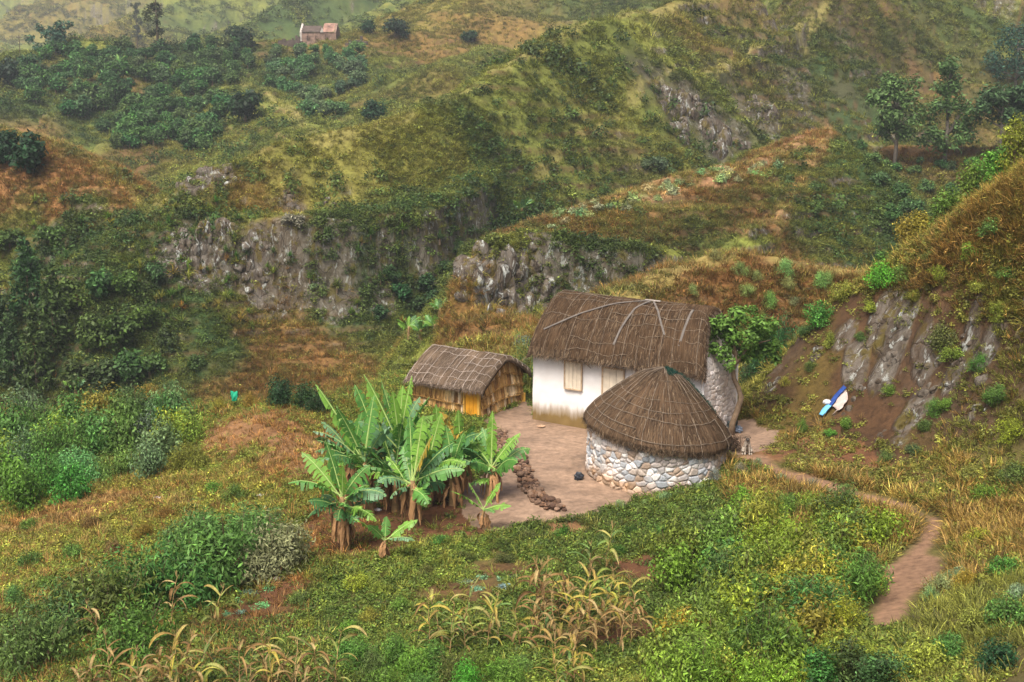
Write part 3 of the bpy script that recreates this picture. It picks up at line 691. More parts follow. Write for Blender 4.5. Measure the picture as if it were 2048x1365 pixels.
DR2 = [(.12, .10, .025), (.26, .155, .04), (.40, .25, .065), (.30, .27, .05), (.16, .20, .035)]
cl_ = np.clip(fbm(GR['X'], GR['Y'], 15, 3, 113) * 1.6, 0, 1) ** 1.5
DK = [(.022, .050, .012), (.035, .072, .016), (.055, .095, .020)]
cover('undergrowth', shrub_p, 1300, 58, 140, ok * cl_ * (.25 + sstep(.9, 1.4, lum_green)), .8, 2.0, DK, .15, .1, zr=(.8, 1.5))
cover('undergrowth', shrub_p, 1900, 130, 330, ok * cl_ * (.25 + sstep(.9, 1.4, lum_green)), 1.3, 3.2, DK, .15, .1, zr=(.8, 1.4))
# near ground
nearok = ok * (GR['Y'] < 58)
shady = 1 - .96 * np.clip(sum((1 - sstep(.5, 1.1, np.sqrt(((GR['X'] - a[0]) / a[2]) ** 2 + ((GR['Y'] - a[1]) / a[3]) ** 2))) * (a[4] in ('soil', 'dirt')) for a in PATCH), 0, 1)
np_ = np.clip(.6 + .8 * fbm(GR['X'], GR['Y'], 2.2, 3, 107), .22, 1)
bankbare = 1 - .85 * sstep(.10, .28, GR['steep']) * (GR['X'] > 6) * (1 - sstep(-9.2, -7.6, GR['Z']))
leftside = sstep(-3, -6, GR['X']) if False else (1 - sstep(-7, -3, GR['X']))
GRN = [(.040, .080, .014), (.085, .145, .022), (.160, .215, .030), (.270, .270, .038)]
cover('grass', grass_p, 24000, 20, 57, nearok * shady * (.3 + .7 * dryz) * np_, .16, .42, YG, .3)
cover('grass', grass_p, 8000, 20, 57, nearok * leftside * (.2 + np_), .18, .42, DR, .25)
cover('ground_cover', herb_p, 62000, 20, 57, nearok * shady * np_ * (GR['X'] < 7.5), .20, .55, GRN, .18, .1)
cover('ground_cover', herb_p, 10000, 28, 57, nearok * np_ * (.35 + .65 * bankbare) * (GR['X'] > 6), .2, .6, YG, .25, .1)
cover('grass', grass_p, 10000, 28, 57, nearok * bankbare * shady * (GR['X'] > 6) * np.clip(.15 + sstep(.0, .5, fbm(GR['X'], GR['Y'], 2.6, 3, 109)), 0, 1), .2, .6, DR2, .3)
# ================================================================== small modelling helpers
def empty(name, loc, label=None, cat=None, group=None, rz=0.0):
    o = bpy.data.objects.new(name, None); COL.objects.link(o); o.location = loc; o.rotation_euler = (0, 0, rz); o.empty_display_size = .2
    return tag(o, label, cat, group)

def tube(path, radii, n=6, cap=True):
    P = [Vector(p) for p in path]
    if not hasattr(radii, '__len__'): radii = [radii] * len(P)
    vs, fs = [], []; ref = None
    for k, p in enumerate(P):
        t = (P[min(k + 1, len(P) - 1)] - P[max(k - 1, 0)]).normalized()
        if ref is None: ref = t.orthogonal().normalized()
        ref = (ref - t * ref.dot(t)).normalized(); b = t.cross(ref)
        for i in range(n):
            a = 6.28318 * i / n
            vs.append(tuple(p + (ref * math.cos(a) + b * math.sin(a)) * radii[k]))
    for k in range(len(P) - 1):
        for i in range(n):
            j = (i + 1) % n
            fs.append((k * n + i, k * n + j, (k + 1) * n + j, (k + 1) * n + i))
    if cap:
        fs.append(tuple(range(n - 1, -1, -1))); fs.append(tuple((len(P) - 1) * n + i for i in range(n)))
    return vs, fs

def box(x0, y0, z0, x1, y1, z1):
    v = [(x0, y0, z0), (x1, y0, z0), (x1, y1, z0), (x0, y1, z0), (x0, y0, z1), (x1, y0, z1), (x1, y1, z1), (x0, y1, z1)]
    return v, [(3, 2, 1, 0), (4, 5, 6, 7), (0, 1, 5, 4), (1, 2, 6, 5), (2, 3, 7, 6), (3, 0, 4, 7)]

def bevel(o, w=.01, seg=1):
    m = o.modifiers.new('bevel', 'BEVEL'); m.width = w; m.segments = seg; m.limit_method = 'ANGLE'; return o

def set_uv(me, per_vertex):
    uv = me.uv_layers.new(name='UVMap'); li = np.empty(len(me.loops), np.int32); me.loops.foreach_get('vertex_index', li)
    uv.data.foreach_set('uv', np.asarray(per_vertex, np.float32)[li].ravel())

def set_tint(me, cols):
    a = me.attributes.new('tint', 'FLOAT_COLOR', 'POINT'); a.data.foreach_set('color', np.c_[np.asarray(cols, np.float32), np.ones(len(cols), np.float32)].ravel())

# ------------------------------------------------------------------ materials of the huts
def thatch_mat(name, dark, mid, pale):
    g = NT(name)
    uv = g.coord((26, 1.3, 1), 'UV'); n1 = g.noise(uv, 1.0, 6, .7, .4)
    n2 = g.noise(g.coord((1.1, .9, 1), 'UV'), 1.0, 5, .6)
    c = g.ramp(n1, [(.25, dark), (.48, mid), (.72, pale)])
    v = g.ramp(n2, [(.25, .62), (.5, 1), (.78, 1.35)])
    c = g.mix(1.0, c, v, 'MULTIPLY'); g.color(c); g.rough(.95); g.b.inputs['Specular IOR Level'].default_value = .05
    g.bump(g.math('ADD', n1, g.math('MULTIPLY', n2, .6)), .9, .05)
    return g.m
M_THATCH = thatch_mat('thatch_brown', (.016, .009, .005), (.056, .034, .019), (.120, .080, .048))
M_THATCH2 = thatch_mat('thatch_grey_brown', (.032, .021, .013), (.100, .070, .047), (.20, .15, .108))
M_THATCH3 = thatch_mat('thatch_warm_brown', (.020, .012, .007), (.074, .046, .027), (.155, .105, .064))
def straw_mat(name, cols):
    g = NT(name); oi = g.attr('tint').outputs['Color']
    n = g.noise(g.coord((6, 6, 1.5)), 3, 3, .6)
    g.color(g.mix(1.0, oi, g.ramp(n, [(.3, .65), (.7, 1.3)]), 'MULTIPLY')); g.rough(.8); return g.m
M_STRAW = straw_mat('loose_straw', None)
def plain(name, c, rough=.8, var=.3, scale=6, spec=.2):
    g = NT(name); n = g.noise(g.coord(), scale, 5, .6)
    g.color(g.mix(1.0, c, g.ramp(n, [(.25, 1 - var), (.75, 1 + var)]), 'MULTIPLY')) if False else g.color(g.mix(g.ramp(n, [(.3, 0), (.7, 1)]), tuple(k * (1 - var) for k in c), tuple(k * (1 + var) for k in c)))
    g.rough(rough); g.b.inputs['Specular IOR Level'].default_value = spec; g.bump(n, .25, .01); return g.m
M_STICK = plain('weathered_stick', (.155, .12, .088), .85, .5, 9)
M_STRAP = plain('dark_strap', (.115, .10, .088), .8, .25)
M_STRAPL = plain('pale_strap', (.36, .32, .28), .8, .25)
M_WOODPALE = plain('pale_painted_wood', (.56, .49, .385), .7, .14, 5)
M_WOODFRAME = plain('bare_frame_wood', (.40, .30, .20), .8, .25, 7)
M_IRON = plain('rusty_iron', (.10, .07, .055), .7, .3)

def plaster_mat():
    g = NT('whitewashed_plaster')
    o = g.coord(); n = g.noise(o, 1.3, 6, .62, .4); n2 = g.noise(g.coord((3.5, 3.5, .6)), 1.6, 6, .65)
    tc = g.n('ShaderNodeTexCoord'); sx = g.n('ShaderNodeSeparateXYZ'); g.l(tc.outputs['Object'], sx.inputs[0])
    z = sx.outputs[2]
    base = g.mix(g.ramp(n, [(.35, 0), (.75, 1)]), (.70, .695, .685), (.58, .56, .54))
    # damp brown foot of the wall
    zz = g.math('ADD', z, g.math('MULTIPLY', g.math('SUBTRACT', n2, .5), .55))
    foot = g.ramp(zz, [(.26, 1), (.50, .6), (.70, 0)])
    foot2 = g.ramp(zz, [(.35, .35), (1.35, 0)])
    fc = g.mix(n, (.095, .058, .018), (.25, .17, .065))
    c = g.mix(foot2, base, (.54, .46, .39)); c = g.mix(foot, c, fc)
    # grey mildew on the left
    st = g.math('MULTIPLY', g.ramp(n2, [(.50, 0), (.64, .55)]), g.ramp(sx.outputs[0], [(.0, 1), (.22, 0)]))
    c = g.mix(st, c, (.36, .36, .32))
    g.color(c); g.rough(.9); g.bump(g.math('ADD', n, g.math('MULTIPLY', g.noise(o, 24, 4, .6), .25)), .35, .03)
    return g.m
M_PLASTER = plaster_mat()

def stone_mat(name):
    g = NT(name); c = g.attr('tint').outputs['Color']
    n = g.noise(g.coord(), 14, 6, .7); n2 = g.noise(g.coord(), 3.0, 4, .6)
    c = g.mix(1.0, c, g.ramp(n, [(.25, .68), (.7, 1.18)]), 'MULTIPLY')
    c = g.mix(1.0, c, g.ramp(n2, [(.3, .85), (.7, 1.12)]), 'MULTIPLY')
    g.color(c); g.rough(.9); g.bump(n, .5, .02); return g.m
M_STONE = stone_mat('rough_stone')

# ------------------------------------------------------------------ irregular masonry: nearest jittered cell
def masonry(u, v, cw, ch, seed, jit=.75):
    """u, v in metres; returns (stone bulge 0..1, id random 3 values)"""
    row = v / ch
    best = np.full(u.shape, 9.0); sec = np.full(u.shape, 9.0); ids = np.zeros(u.shape + (3,))
    iy = np.floor(row)
    for dy in (-1, 0, 1):
        ry = iy + dy
        # rows of differing stone width
        wrow = cw * (.75 + .8 * _hash(ry, ry * 0 + 3, seed))
        ux = u / wrow + _hash(ry, ry * 0 + 7, seed)
        ix = np.floor(ux)
        for dx in (-1, 0, 1):
            cx = ix + dx
            px_ = cx + .5 + (_hash(cx, ry, seed + 1) - .5) * jit; py_ = ry + .5 + (_hash(cx, ry, seed + 2) - .5) * jit
            ax = np.abs((ux - px_) * wrow / cw); ay = np.abs(row - py_)
            d = (ax ** 2.6 + (ay * 1.0) ** 2.6) ** (1 / 2.6) / (.75 + .5 * _hash(cx, ry, seed + 3))
            m = d < best
            sec = np.where(m, best, np.minimum(sec, d))
            for k in range(3): ids[..., k] = np.where(m, _hash(cx, ry, seed + 10 + k), ids[..., k])
            best = np.where(m, d, best)
    return np.clip((sec - best), 0, 1), ids

def stone_colour(edge, ids, v, pal, mortar, e0=.012, e1=.07):
    k = np.minimum((ids[..., 0] * len(pal)).astype(int), len(pal) - 1)
    c = np.array(pal)[k] * (.75 + .5 * ids[..., 1])[..., None]
    j = sstep(e0, e1, edge)[..., None]
    return np.array(mortar) * (1 - j) + c * j

def grid_faces(nu, nv, closed=False):
    idx = np.arange(nu * nv).reshape(nv, nu)
    if closed: idx = np.c_[idx, idx[:, :1]]
    return np.stack([idx[:-1, :-1], idx[:-1, 1:], idx[1:, 1:], idx[1:, :-1]], -1).reshape(-1, 4)

def np_obj(name, co, faces, mats, parent=None, smooth=True, uv=None, tint=None):
    me = bpy.data.meshes.new(name); co = np.asarray(co, np.float32).reshape(-1, 3); faces = np.asarray(faces, np.int32)
    me.vertices.add(len(co)); me.vertices.foreach_set('co', co.ravel()); me.loops.add(faces.size); me.loops.foreach_set('vertex_index', faces.ravel())
    me.polygons.add(len(faces)); me.polygons.foreach_set('loop_start', np.arange(0, faces.size, 4, dtype=np.int32)); me.update()
    me.polygons.foreach_set('use_smooth', np.full(len(faces), smooth))
    if uv is not None: set_uv(me, uv)
    if tint is not None: set_tint(me, tint)
    for m in mats: me.materials.append(m)
    o = bpy.data.objects.new(name, me); COL.objects.link(o)
    if parent is not None: o.parent = parent
    return o

def thatch(name, surf, nu, nv, lu, lv, thick, mat, parent, straws, seed, closed=False, fringe=900, pal=None):
    """surf(u,v)->(point, outward normal); u along the eave 0..1, v from eave 0 to the other eave / apex 1. One mesh: skin with an underside, loose straw and a ragged fringe."""
    random.seed(seed); rg = np.random.default_rng(seed)
    us = np.linspace(0, 1, nu, endpoint=not closed); vs = np.linspace(0, 1, nv)
    out, inn, uv = [], [], []
    for v in vs:
        for u in us:
            p, n = surf(u, v)
            k = .035 * fbm(np.array([u * lu]), np.array([v * lv]), .5, 3, seed)[0] + .02 * fbm(np.array([u * lu * 3]), np.array([v * lv * .6]), .35, 2, seed + 1)[0]
            q = Vector(p) + Vector(n) * k
            out.append(tuple(q)); inn.append(tuple(Vector(p) - Vector(n) * thick)); uv.append((u * lu, v * lv))
    F = grid_faces(nu, nv, closed).tolist(); o = len(out)
    F2 = [(d + o, c + o, b + o, a + o) for a, b, c, d in F]
    W = nu
    rim = []
    for i in range(nu - (0 if closed else 1)):
        j = (i + 1) % nu
        rim.append((i, i + o, j + o, j))
        if surf(0, 1)[0] != surf(.5, 1)[0]:
            a, b = (nv - 1) * W + i, (nv - 1) * W + j; rim.append((b, b + o, a + o, a))
    if not closed:
        for r in range(nv - 1):
            a, b = r * W, (r + 1) * W; rim.append((b, b + o, a + o, a))
            a, b = r * W + nu - 1, (r + 1) * W + nu - 1; rim.append((a, a + o, b + o, b))
    acc = Acc(); acc.v = out + inn; acc.f = [tuple(f) for f in F + F2 + rim]; acc.mi = [0] * len(acc.f)
    UV = uv + uv; nskin = len(acc.v)
    pal = pal or [(.03, .018, .010), (.062, .038, .021), (.105, .069, .040), (.16, .113, .07), (.044, .027, .015)]
    cols = [(0.1, .06, .04)] * nskin
    def straw(u, v, du, dv, w, lift, c):
        p0, n0 = surf(u % 1 if closed else min(max(u, 0), 1), min(max(v, 0), 1)); p1, n1 = surf((u + du) % 1 if closed else min(max(u + du, 0), 1), max(v + dv, 0))
        a = Vector(p0) + Vector(n0) * random.uniform(.0, .02); b = Vector(p1) + Vector(n1) * lift
        if v + dv < 0: b += (b - a).normalized() * (-(v + dv)) * lv
        s = (b - a).cross(Vector(n0)).normalized() * w
        k = len(acc.v); acc.v += [tuple(a - s), tuple(a + s), tuple(b)]; acc.f.append((k, k + 1, k + 2)); acc.mi.append(1)
        cols.extend([c, c, c]); UV.extend([(0, 0)] * 3)
    for _ in range(straws):
        u, v = random.random(), random.uniform(.02, 1 if closed else 1)
        up = (not closed) and v > .5
        L = random.uniform(.12, .35) / lv
        straw(u, v, random.gauss(0, .05) / lu, L if up else -L, random.uniform(.004, .010), random.uniform(.015, .06), random.choice(pal))
    for _ in range(fringe):
        u = random.random(); L = random.uniform(.04, .115) / lv
        straw(u, random.uniform(.0, .05), random.gauss(0, .04) / lu, -L - .04, random.uniform(.006, .014), random.uniform(-.04, .05), random.choice(pal))
    me = acc.mesh(name, [mat, M_STRAW]); me.polygons.foreach_set('use_smooth', [m == 0 for m in acc.mi])
    set_uv(me, UV); set_tint(me, cols)
    ob = bpy.data.objects.new(name, me); COL.objects.link(ob); ob.parent = parent
    return ob

def section_surface(sec, x0, x1, sag=0.0, endround=.0, trim=0.0):
    """roof surface from a cross section (y, z); v runs along the section"""
    S = np.array(sec, float); d = np.r_[0, np.cumsum(np.hypot(*np.diff(S, axis=0).T))]; T = d / d[-1]
    tt = np.linspace(0, 1, 200)
    # round the corners of the section
    yy = np.interp(tt, T, S[:, 0]); zz = np.interp(tt, T, S[:, 1])
    for _ in range(60):
        yy[1:-1] = (yy[:-2] + 2 * yy[1:-1] + yy[2:]) / 4; zz[1:-1] = (zz[:-2] + 2 * zz[1:-1] + zz[2:]) / 4
    ym = (S[0, 0] + S[-1, 0]) / 2
    def f(u, v):
        y = float(np.interp(v, tt, yy)); z = float(np.interp(v, tt, zz))
        y2 = float(np.interp(min(v + .01, 1), tt, yy)); z2 = float(np.interp(min(v + .01, 1), tt, zz)); y1 = float(np.interp(max(v - .01, 0), tt, yy)); z1 = float(np.interp(max(v - .01, 0), tt, zz))
        ty, tz = y2 - y1, z2 - z1; l = math.hypot(ty, tz) or 1
        n = (0, -tz / l, ty / l)
        e = max(0, abs(u - .5) * 2 - .93) / .07
        rise = (z - S[0, 1])
        zz_ = z - sag * 4 * u * (1 - u) * max(0, rise) / 2.0 - endround * e * e * .5
        yy_ = ym + (y - ym) * (1 - endround * e * e * .25)
        xe = x1 - trim * max(0, rise / 2.2) ** 1.3
        xb = x0 + .7 * trim * max(0, rise / 2.2) ** 1.3
        return (xb + (xe - xb) * u, yy_, zz_), n
    return f, d[-1]

def lattice(name, surf, us, vs, r, parent, mat, lift=.03, breaks=.1, seed=1, closed=False):
    """sticks tied over the thatch, both ways"""
    random.seed(seed); a = Acc()
    def P(u, v):
        p, n = surf(u % 1 if closed else min(max(u, 0), 1), min(max(v, 0), 1)); return Vector(p) + Vector(n) * lift
    for v0 in vs:
        n = 60; pts = [P(i / n, v0 + .012 * math.sin(i * .35 + v0 * 20) + random.gauss(0, .003)) for i in range(n + 1)]
        k = 0
        while k < n:
            m = random.randint(8, 22); seg = pts[k:k + m + 1]
            if len(seg) > 1 and random.random() > breaks: a.add(tube(seg, r * random.uniform(.7, 1.25), 4))
            k += m
    for u0 in us:
        n = 22; j = random.gauss(0, .006); pts = [P(u0 + j + random.gauss(0, .0012), i / n) for i in range(n + 1)]
        k = 0
        while k < n:
            m = random.randint(3, 9); seg = pts[k:k + m + 1]
            if len(seg) > 1 and random.random() > breaks * 1.6: a.add(tube(seg, r * random.uniform(.6, 1.2), 4))
            k += m
    return a.obj(name, [mat], parent)

def strap(name, surf, path, w, parent, mat, lift=.05):
    pts = []
    for (u0, v0), (u1, v1) in zip(path[:-1], path[1:]):
        for i in range(16): pts.append((u0 + (u1 - u0) * i / 16, v0 + (v1 - v0) * i / 16))
    pts.append(path[-1]); a = Acc(); prev = None; vs = []; fs = []
    P = [Vector(surf(u, v)[0]) + Vector(surf(u, v)[1]) * lift for u, v in pts]; N = [Vector(surf(u, v)[1]) for u, v in pts]
    for k, p in enumerate(P):
        t = (P[min(k + 1, len(P) - 1)] - P[max(k - 1, 0)]).normalized(); s = t.cross(N[k]).normalized() * w
        vs += [tuple(p - s), tuple(p + s), tuple(p + s - N[k] * .02), tuple(p - s - N[k] * .02)]
    for k in range(len(P) - 1):
        for i in range(4): fs.append((4 * k + i, 4 * k + (i + 1) % 4, 4 * k + 4 + (i + 1) % 4, 4 * k + 4 + i))
    a.add((vs, fs)); return a.obj(name, [mat], parent)

# ================================================================== white house
HA = R(-31)
HB = PZ(1065, 840, -13.0)
HL, HW, HH = 6.2, 2.85, 2.38
house = empty('thatched_house', (HB[0], HB[1], -13.02), 'long whitewashed house with dark thatched roof, closed shutter and pale door', 'house', rz=HA)
def house_xy(x, y): return HB[0] + x * math.cos(HA) - y * math.sin(HA), HB[1] + x * math.sin(HA) + y * math.cos(HA)
SEC = [(-.34, 2.40), (-.30, 2.60), (-.06, 3.06), (.36, 3.66), (.86, 4.12), (1.425, 4.30), (1.99, 4.12), (2.49, 3.66), (2.91, 3.06), (3.15, 2.60), (3.19, 2.40)]
# plaster front, back and left wall: thin uneven grids
a = Acc()
nx, nz = 120, 46
def wall_grid(p0, p1, z1f, nrm, nx, nz, seed, mat, name, amp=.018, z0=-.35):
    xs = np.linspace(0, 1, nx); zs = np.linspace(0, 1, nz); U, V = np.meshgrid(xs, zs)
    L = math.hypot(p1[0] - p0[0], p1[1] - p0[1])
    z1 = np.array([z1f(u) for u in xs])[None, :]
    Z = z0 + (z1 - z0) * V
    k = amp * fbm(U * L, Z, .9, 4, seed) - .012 * np.maximum(0, Z)      # slight batter
    X = p0[0] + (p1[0] - p0[0]) * U + nrm[0] * k; Y = p0[1] + (p1[1] - p0[1]) * U + nrm[1] * k
    return np.stack([X, Y, Z], -1).reshape(-1, 3), grid_faces(nx, nz)
gab = lambda u: float(np.interp(u * HW, [0, .36, .86, 1.425, 1.99, 2.49, HW], [2.42, 3.30, 3.65, 3.78, 3.65, 3.30, 2.42]))
parts = [wall_grid((0, 0), (HL, 0), lambda u: 2.62, (0, -1), 120, 46, 11, None, ''), wall_grid((0, HW), (0, 0), gab, (-1, 0), 60, 50, 12, None, ''), wall_grid((HL, HW), (0, HW), lambda u: 2.62, (0, 1), 60, 20, 13, None, '')]
co_, fa_, o_ = [], [], 0
for c, f in parts: co_.append(c); fa_.append(f + o_); o_ += len(c)
np_obj('plaster_wall', np.concatenate(co_), np.concatenate(fa_), [M_PLASTER], house)
# stone gable on the right
xs = np.linspace(0, 1, 250); zs = np.linspace(0, 1, 300); U, V = np.meshgrid(xs, zs)
Zt = np.array([gab(u) for u in xs])[None, :]; Z = -.4 + (Zt + .4) * V
E, ids = masonry(U * HW, Z, .30, .155, 5); bul = sstep(0, .3, E) * (.5 + ids[..., 2])
X = HL - .06 + .020 * bul + .02 * fbm(U * HW, Z, .8, 3, 4) - .015 * Z - .36 * np.maximum(0, Z - 2.2); Yg = HW * U
pal = [(.66, .60, .56), (.62, .56, .51), (.70, .65, .62), (.56, .50, .46), (.64, .58, .56), (.58, .50, .44)]
ct = stone_colour(E, ids, Z, pal, (.15, .11, .09), .008, .045)
wash = sstep(-.2, .6, fbm(U * HW, Z, .7, 4, 15))[..., None]; ct = ct * (1 - .5 * wash) + np.array([.70, .66, .63]) * .5 * wash
np_obj('stone_gable', np.stack([X, Yg, Z], -1).reshape(-1, 3), grid_faces(250, 300), [M_STONE], house, tint=ct.reshape(-1, 3))
sf, slen = section_surface(SEC, -.10, HL + .08, .06, .34, .50)
HSF = sf
roof = thatch('thatched_roof', sf, 110, 90, HL + .46, slen, .17, M_THATCH, house, 6500, 21, fringe=1300)
lattice('batten_lattice', sf, [.03, .095, .16, .225, .29, .36, .43, .50, .565, .63, .70, .77, .84, .91, .965], [.06, .13, .20, .27, .34, .41, .47, .53, .60, .70, .80, .9], .010, roof, M_STICK, .03, .14, 22)
strap('strap', sf, [(.62, .5), (.555, .38), (.515, .22), (.50, .12)], .035, roof, M_STRAP)
strap('strap', sf, [(.62, .5), (.44, .42), (.25, .30), (.07, .16)], .026, roof, M_STRAP)
strap('strap', sf, [(.62, .5), (.70, .38), (.775, .22)], .030, roof, M_STRAP)
strap('strap', sf, [(.90, .42), (.885, .30), (.865, .16)], .040, roof, M_STRAP)
strap('strap', sf, [(.57, .505), (.67, .495)], .04, roof, M_STRAPL, .06)
# fringe on both gable ends
random.seed(5); a = Acc(); cl = []
for side, x in ((-1, -.16), (1, HL + .10)):
    for _ in range(900):
        v = random.random(); p, n = sf(0 if side < 0 else 1, v); p = Vector(p) - Vector(n) * random.uniform(-.02, .17)
        b = p + Vector((side * random.uniform(.02, .10), random.gauss(0, .03), -random.uniform(.04, .16))); w = Vector((0, random.uniform(.006, .012), .004))
        k = len(a.v); a.v += [tuple(p - w), tuple(p + w), tuple(b)]; a.f.append((k, k + 1, k + 2)); a.mi.append(0)
        cl += [random.choice([(.05, .032, .02), (.09, .06, .04), (.14, .10, .07), (.035, .022, .015)])] * 3
me = a.mesh('roof_end_fringe', [M_STRAW]); set_tint(me, cl); o = bpy.data.objects.new('roof_end_fringe', me); COL.objects.link(o); o.parent = roof
# shutter and door
def plank_panel(name, x0, x1, z0, z1, n, parent, mat, y=-.035, proud=.018):
    a = Acc(); w = (x1 - x0) / n
    for k in range(n): a.add(box(x0 + k * w + .004, y - proud - .003 * (k % 2), z0, x0 + (k + 1) * w - .004, y, z1))
    o = a.obj(name, [mat], parent); bevel(o, .004); return o
def frame4(name, x0, x1, z0, z1, t, parent, mat, y0=-.075, y1=.0, sill=True):
    a = Acc(); a.add(box(x0 - t, y0, z0 - (t if sill else 0), x0, y1, z1 + t)); a.add(box(x1, y0, z0 - (t if sill else 0), x1 + t, y1, z1 + t)); a.add(box(x0, y0 + .003, z1, x1, y1, z1 + t))
    if sill: a.add(box(x0, y0 - .01, z0 - t, x1, y1, z0))
    o = a.obj(name, [mat], parent); bevel(o, .006); return o
sh = plank_panel('shutter', 1.27, 1.86, 1.32, 2.22, 4, house, M_WOODPALE); frame4('frame', 1.27, 1.86, 1.32, 2.22, .045, sh, M_WOODFRAME)
dr = plank_panel('door', 2.68, 3.40, .02, 2.16, 3, house, M_WOODPALE); frame4('frame', 2.68, 3.40, .02, 2.16, .055, dr, M_WOODFRAME, sill=False)
a = Acc(); a.add(tube([(3.34, -.06, 1.0), (3.34, -.11, 1.0), (3.34, -.11, .9)], .012, 6)); a.obj('handle', [M_IRON], dr)
for hx, hz in ((2.16, 2.20), (3.95, 2.22)):
    a = Acc(); a.add(tube([(hx, .0, hz), (hx - .02, -.16, hz + .02)], .012, 5)); a.add(tube([(hx - .10, -.14, hz + .06), (hx + .12, -.14, hz - .08)], .010, 5)); a.obj('iron_hook', [M_IRON], house)

# ================================================================== straw hut
SA = R(-32.6); NB = PZ(961, 838, -13.0); SL, SW = 2.78, 2.62
so_ = (NB[0] - SL * math.cos(SA), NB[1] - SL * math.sin(SA), -13.02)
shut = empty('straw_hut', so_, 'small straw-walled hut with greyish thatched roof and orange door behind the banana plants', 'hut', rz=SA)
M_STRAWDARK = plain('dark_straw_core', (.10, .055, .018), .95, .4, 10)
M_BIND = plain('binding_stick', (.34, .19, .055), .8, .35, 9)
M_ORANGE = plain('orange_painted_door', (.66, .30, .022), .6, .16, 4)
M_POST = plain('yellow_wood_post', (.58, .34, .07), .75, .25, 6)
def straw_wall(name, p0, p1, nrm, hf, tiers, n, seed, parent):
    random.seed(seed); a = Acc(); cl = []
    P0, P1 = Vector((p0[0], p0[1], 0)), Vector((p1[0], p1[1], 0)); N = Vector((nrm[0], nrm[1], 0)); L = (P1 - P0).length; T = (P1 - P0) / L
    m = 14
    vs = []
    for i in range(m + 1):
        for z in (-.3, hf(i / m)): vs.append(tuple(P0 + T * L * i / m + Vector((0, 0, z)) - N * .02))
    a.add((vs, [(2 * i, 2 * i + 2, 2 * i + 3, 2 * i + 1) for i in range(m)]), 0); cl += [(.1, .06, .02)] * len(vs)
    pal = [(.50, .31, .12), (.42, .25, .085), (.58, .41, .20), (.30, .17, .06), (.62, .48, .31), (.24, .13, .05)]
    ncl = int(L / .13)
    clump = {(k, t): random.choice(pal) for k in range(ncl + 1) for t in range(tiers)}
    for t in range(tiers):
        for _ in range(n):
            u = random.random(); H = hf(u); z1 = H * (t + 1.08) / tiers; z0 = H * (t - .12) / tiers
            if z1 > H: z1 = H
            z1 -= random.uniform(0, .05); z0 += random.uniform(0, .14) * (1 if t else .4)
            c = clump[(int(u * ncl), t)]; f = random.uniform(.75, 1.55)
            b = P0 + T * (L * u); w = T * random.uniform(.006, .016)
            k = len(a.v); j = T * random.gauss(0, .02)
            a.v += [tuple(b + Vector((0, 0, z1)) - w + N * random.uniform(.0, .02)), tuple(b + Vector((0, 0, z1)) + w + N * .01), tuple(b + j + Vector((0, 0, z0)) + w * .6 + N * random.uniform(.03, .085)), tuple(b + j + Vector((0, 0, z0)) - w * .6 + N * random.uniform(.03, .085))]
            a.f.append((k, k + 1, k + 2, k + 3)); a.mi.append(1)
            ct_ = tuple(q * f * .9 for q in c); cb = tuple(q * f for q in c); cl += [ct_, ct_, cb, cb]
    me = a.mesh(name, [M_STRAWDARK, M_STRAW]); set_tint(me, cl); o = bpy.data.objects.new(name, me); COL.objects.link(o); o.parent = parent
    # sticks binding the straw
    for t in range(tiers + 1):
        q = Acc(); pts = []
        for i in range(19):
            u = i / 18; H = hf(u); z = H * min(t + .12, tiers - .03) / tiers + .03 * math.sin(u * 5 + t) - .02
            pts.append(P0 + T * (L * (-.01 + 1.02 * u)) + N * .10 + Vector((0, 0, max(z, .06))))
        q.add(tube(pts, .014, 5)); q.obj('binding_stick', [M_BIND], o)
    return o
SH = 1.30
straw_wall('straw_wall', (0, 0), (2.14, 0), (0, -1), lambda u: SH, 3, 420, 31, shut)
sg = lambda u: float(np.interp(u * SW, [0, SW * .25, SW * .5, SW * .75, SW], [SH, 1.60, 1.78, 1.60, SH]))
straw_wall('straw_wall', (SL, 0), (SL, SW), (1, 0), sg, 4, 420, 32, shut)
straw_wall('straw_wall', (0, SW), (0, 0), (-1, 0), sg, 3, 160, 33, shut)
straw_wall('straw_wall', (SL, SW), (0, SW), (0, 1), lambda u: SH, 3, 160, 34, shut)
d2 = plank_panel('door', 2.20, 2.68, -.05, 1.24, 3, shut, M_ORANGE, .0, .05)
for x0, x1 in ((2.12, 2.18), (2.70, 2.78)):
    a = Acc(); a.add(box(x0, -.09, -.2, x1, .03, 1.28)); bevel(a.obj('door_post', [M_POST], shut), .012)
a = Acc(); a.add(box(SL - .02, SW - .02, -.2, SL + .13, SW + .06, .36)); bevel(a.obj('corner_plank', [M_POST], shut), .01)
SEC2 = [(-.36, 1.06), (-.28, 1.20), (.25, 1.52), (.75, 1.80), (SW / 2, 2.02), (SW - .75, 1.80), (SW - .25, 1.52), (SW + .28, 1.20), (SW + .36, 1.06)]
sf2, sl2 = section_surface(SEC2, -.2, SL + .24, .05, .25)
r2 = thatch('thatched_roof', sf2, 70, 60, SL + .44, sl2, .10, M_THATCH2, shut, 3200, 41, fringe=700, pal=[(.055, .037, .025), (.105, .074, .05), (.17, .128, .093), (.235, .185, .145), (.077, .053, .035)])
lattice('batten_lattice', sf2, [.05, .15, .25, .36, .46, .56, .66, .77, .87, .96], [.10, .20, .30, .40, .5, .60, .7, .8, .9], .012, r2, plain('pale_weathered_stick', (.30, .25, .21), .85, .4, 9), .025, .12, 42)

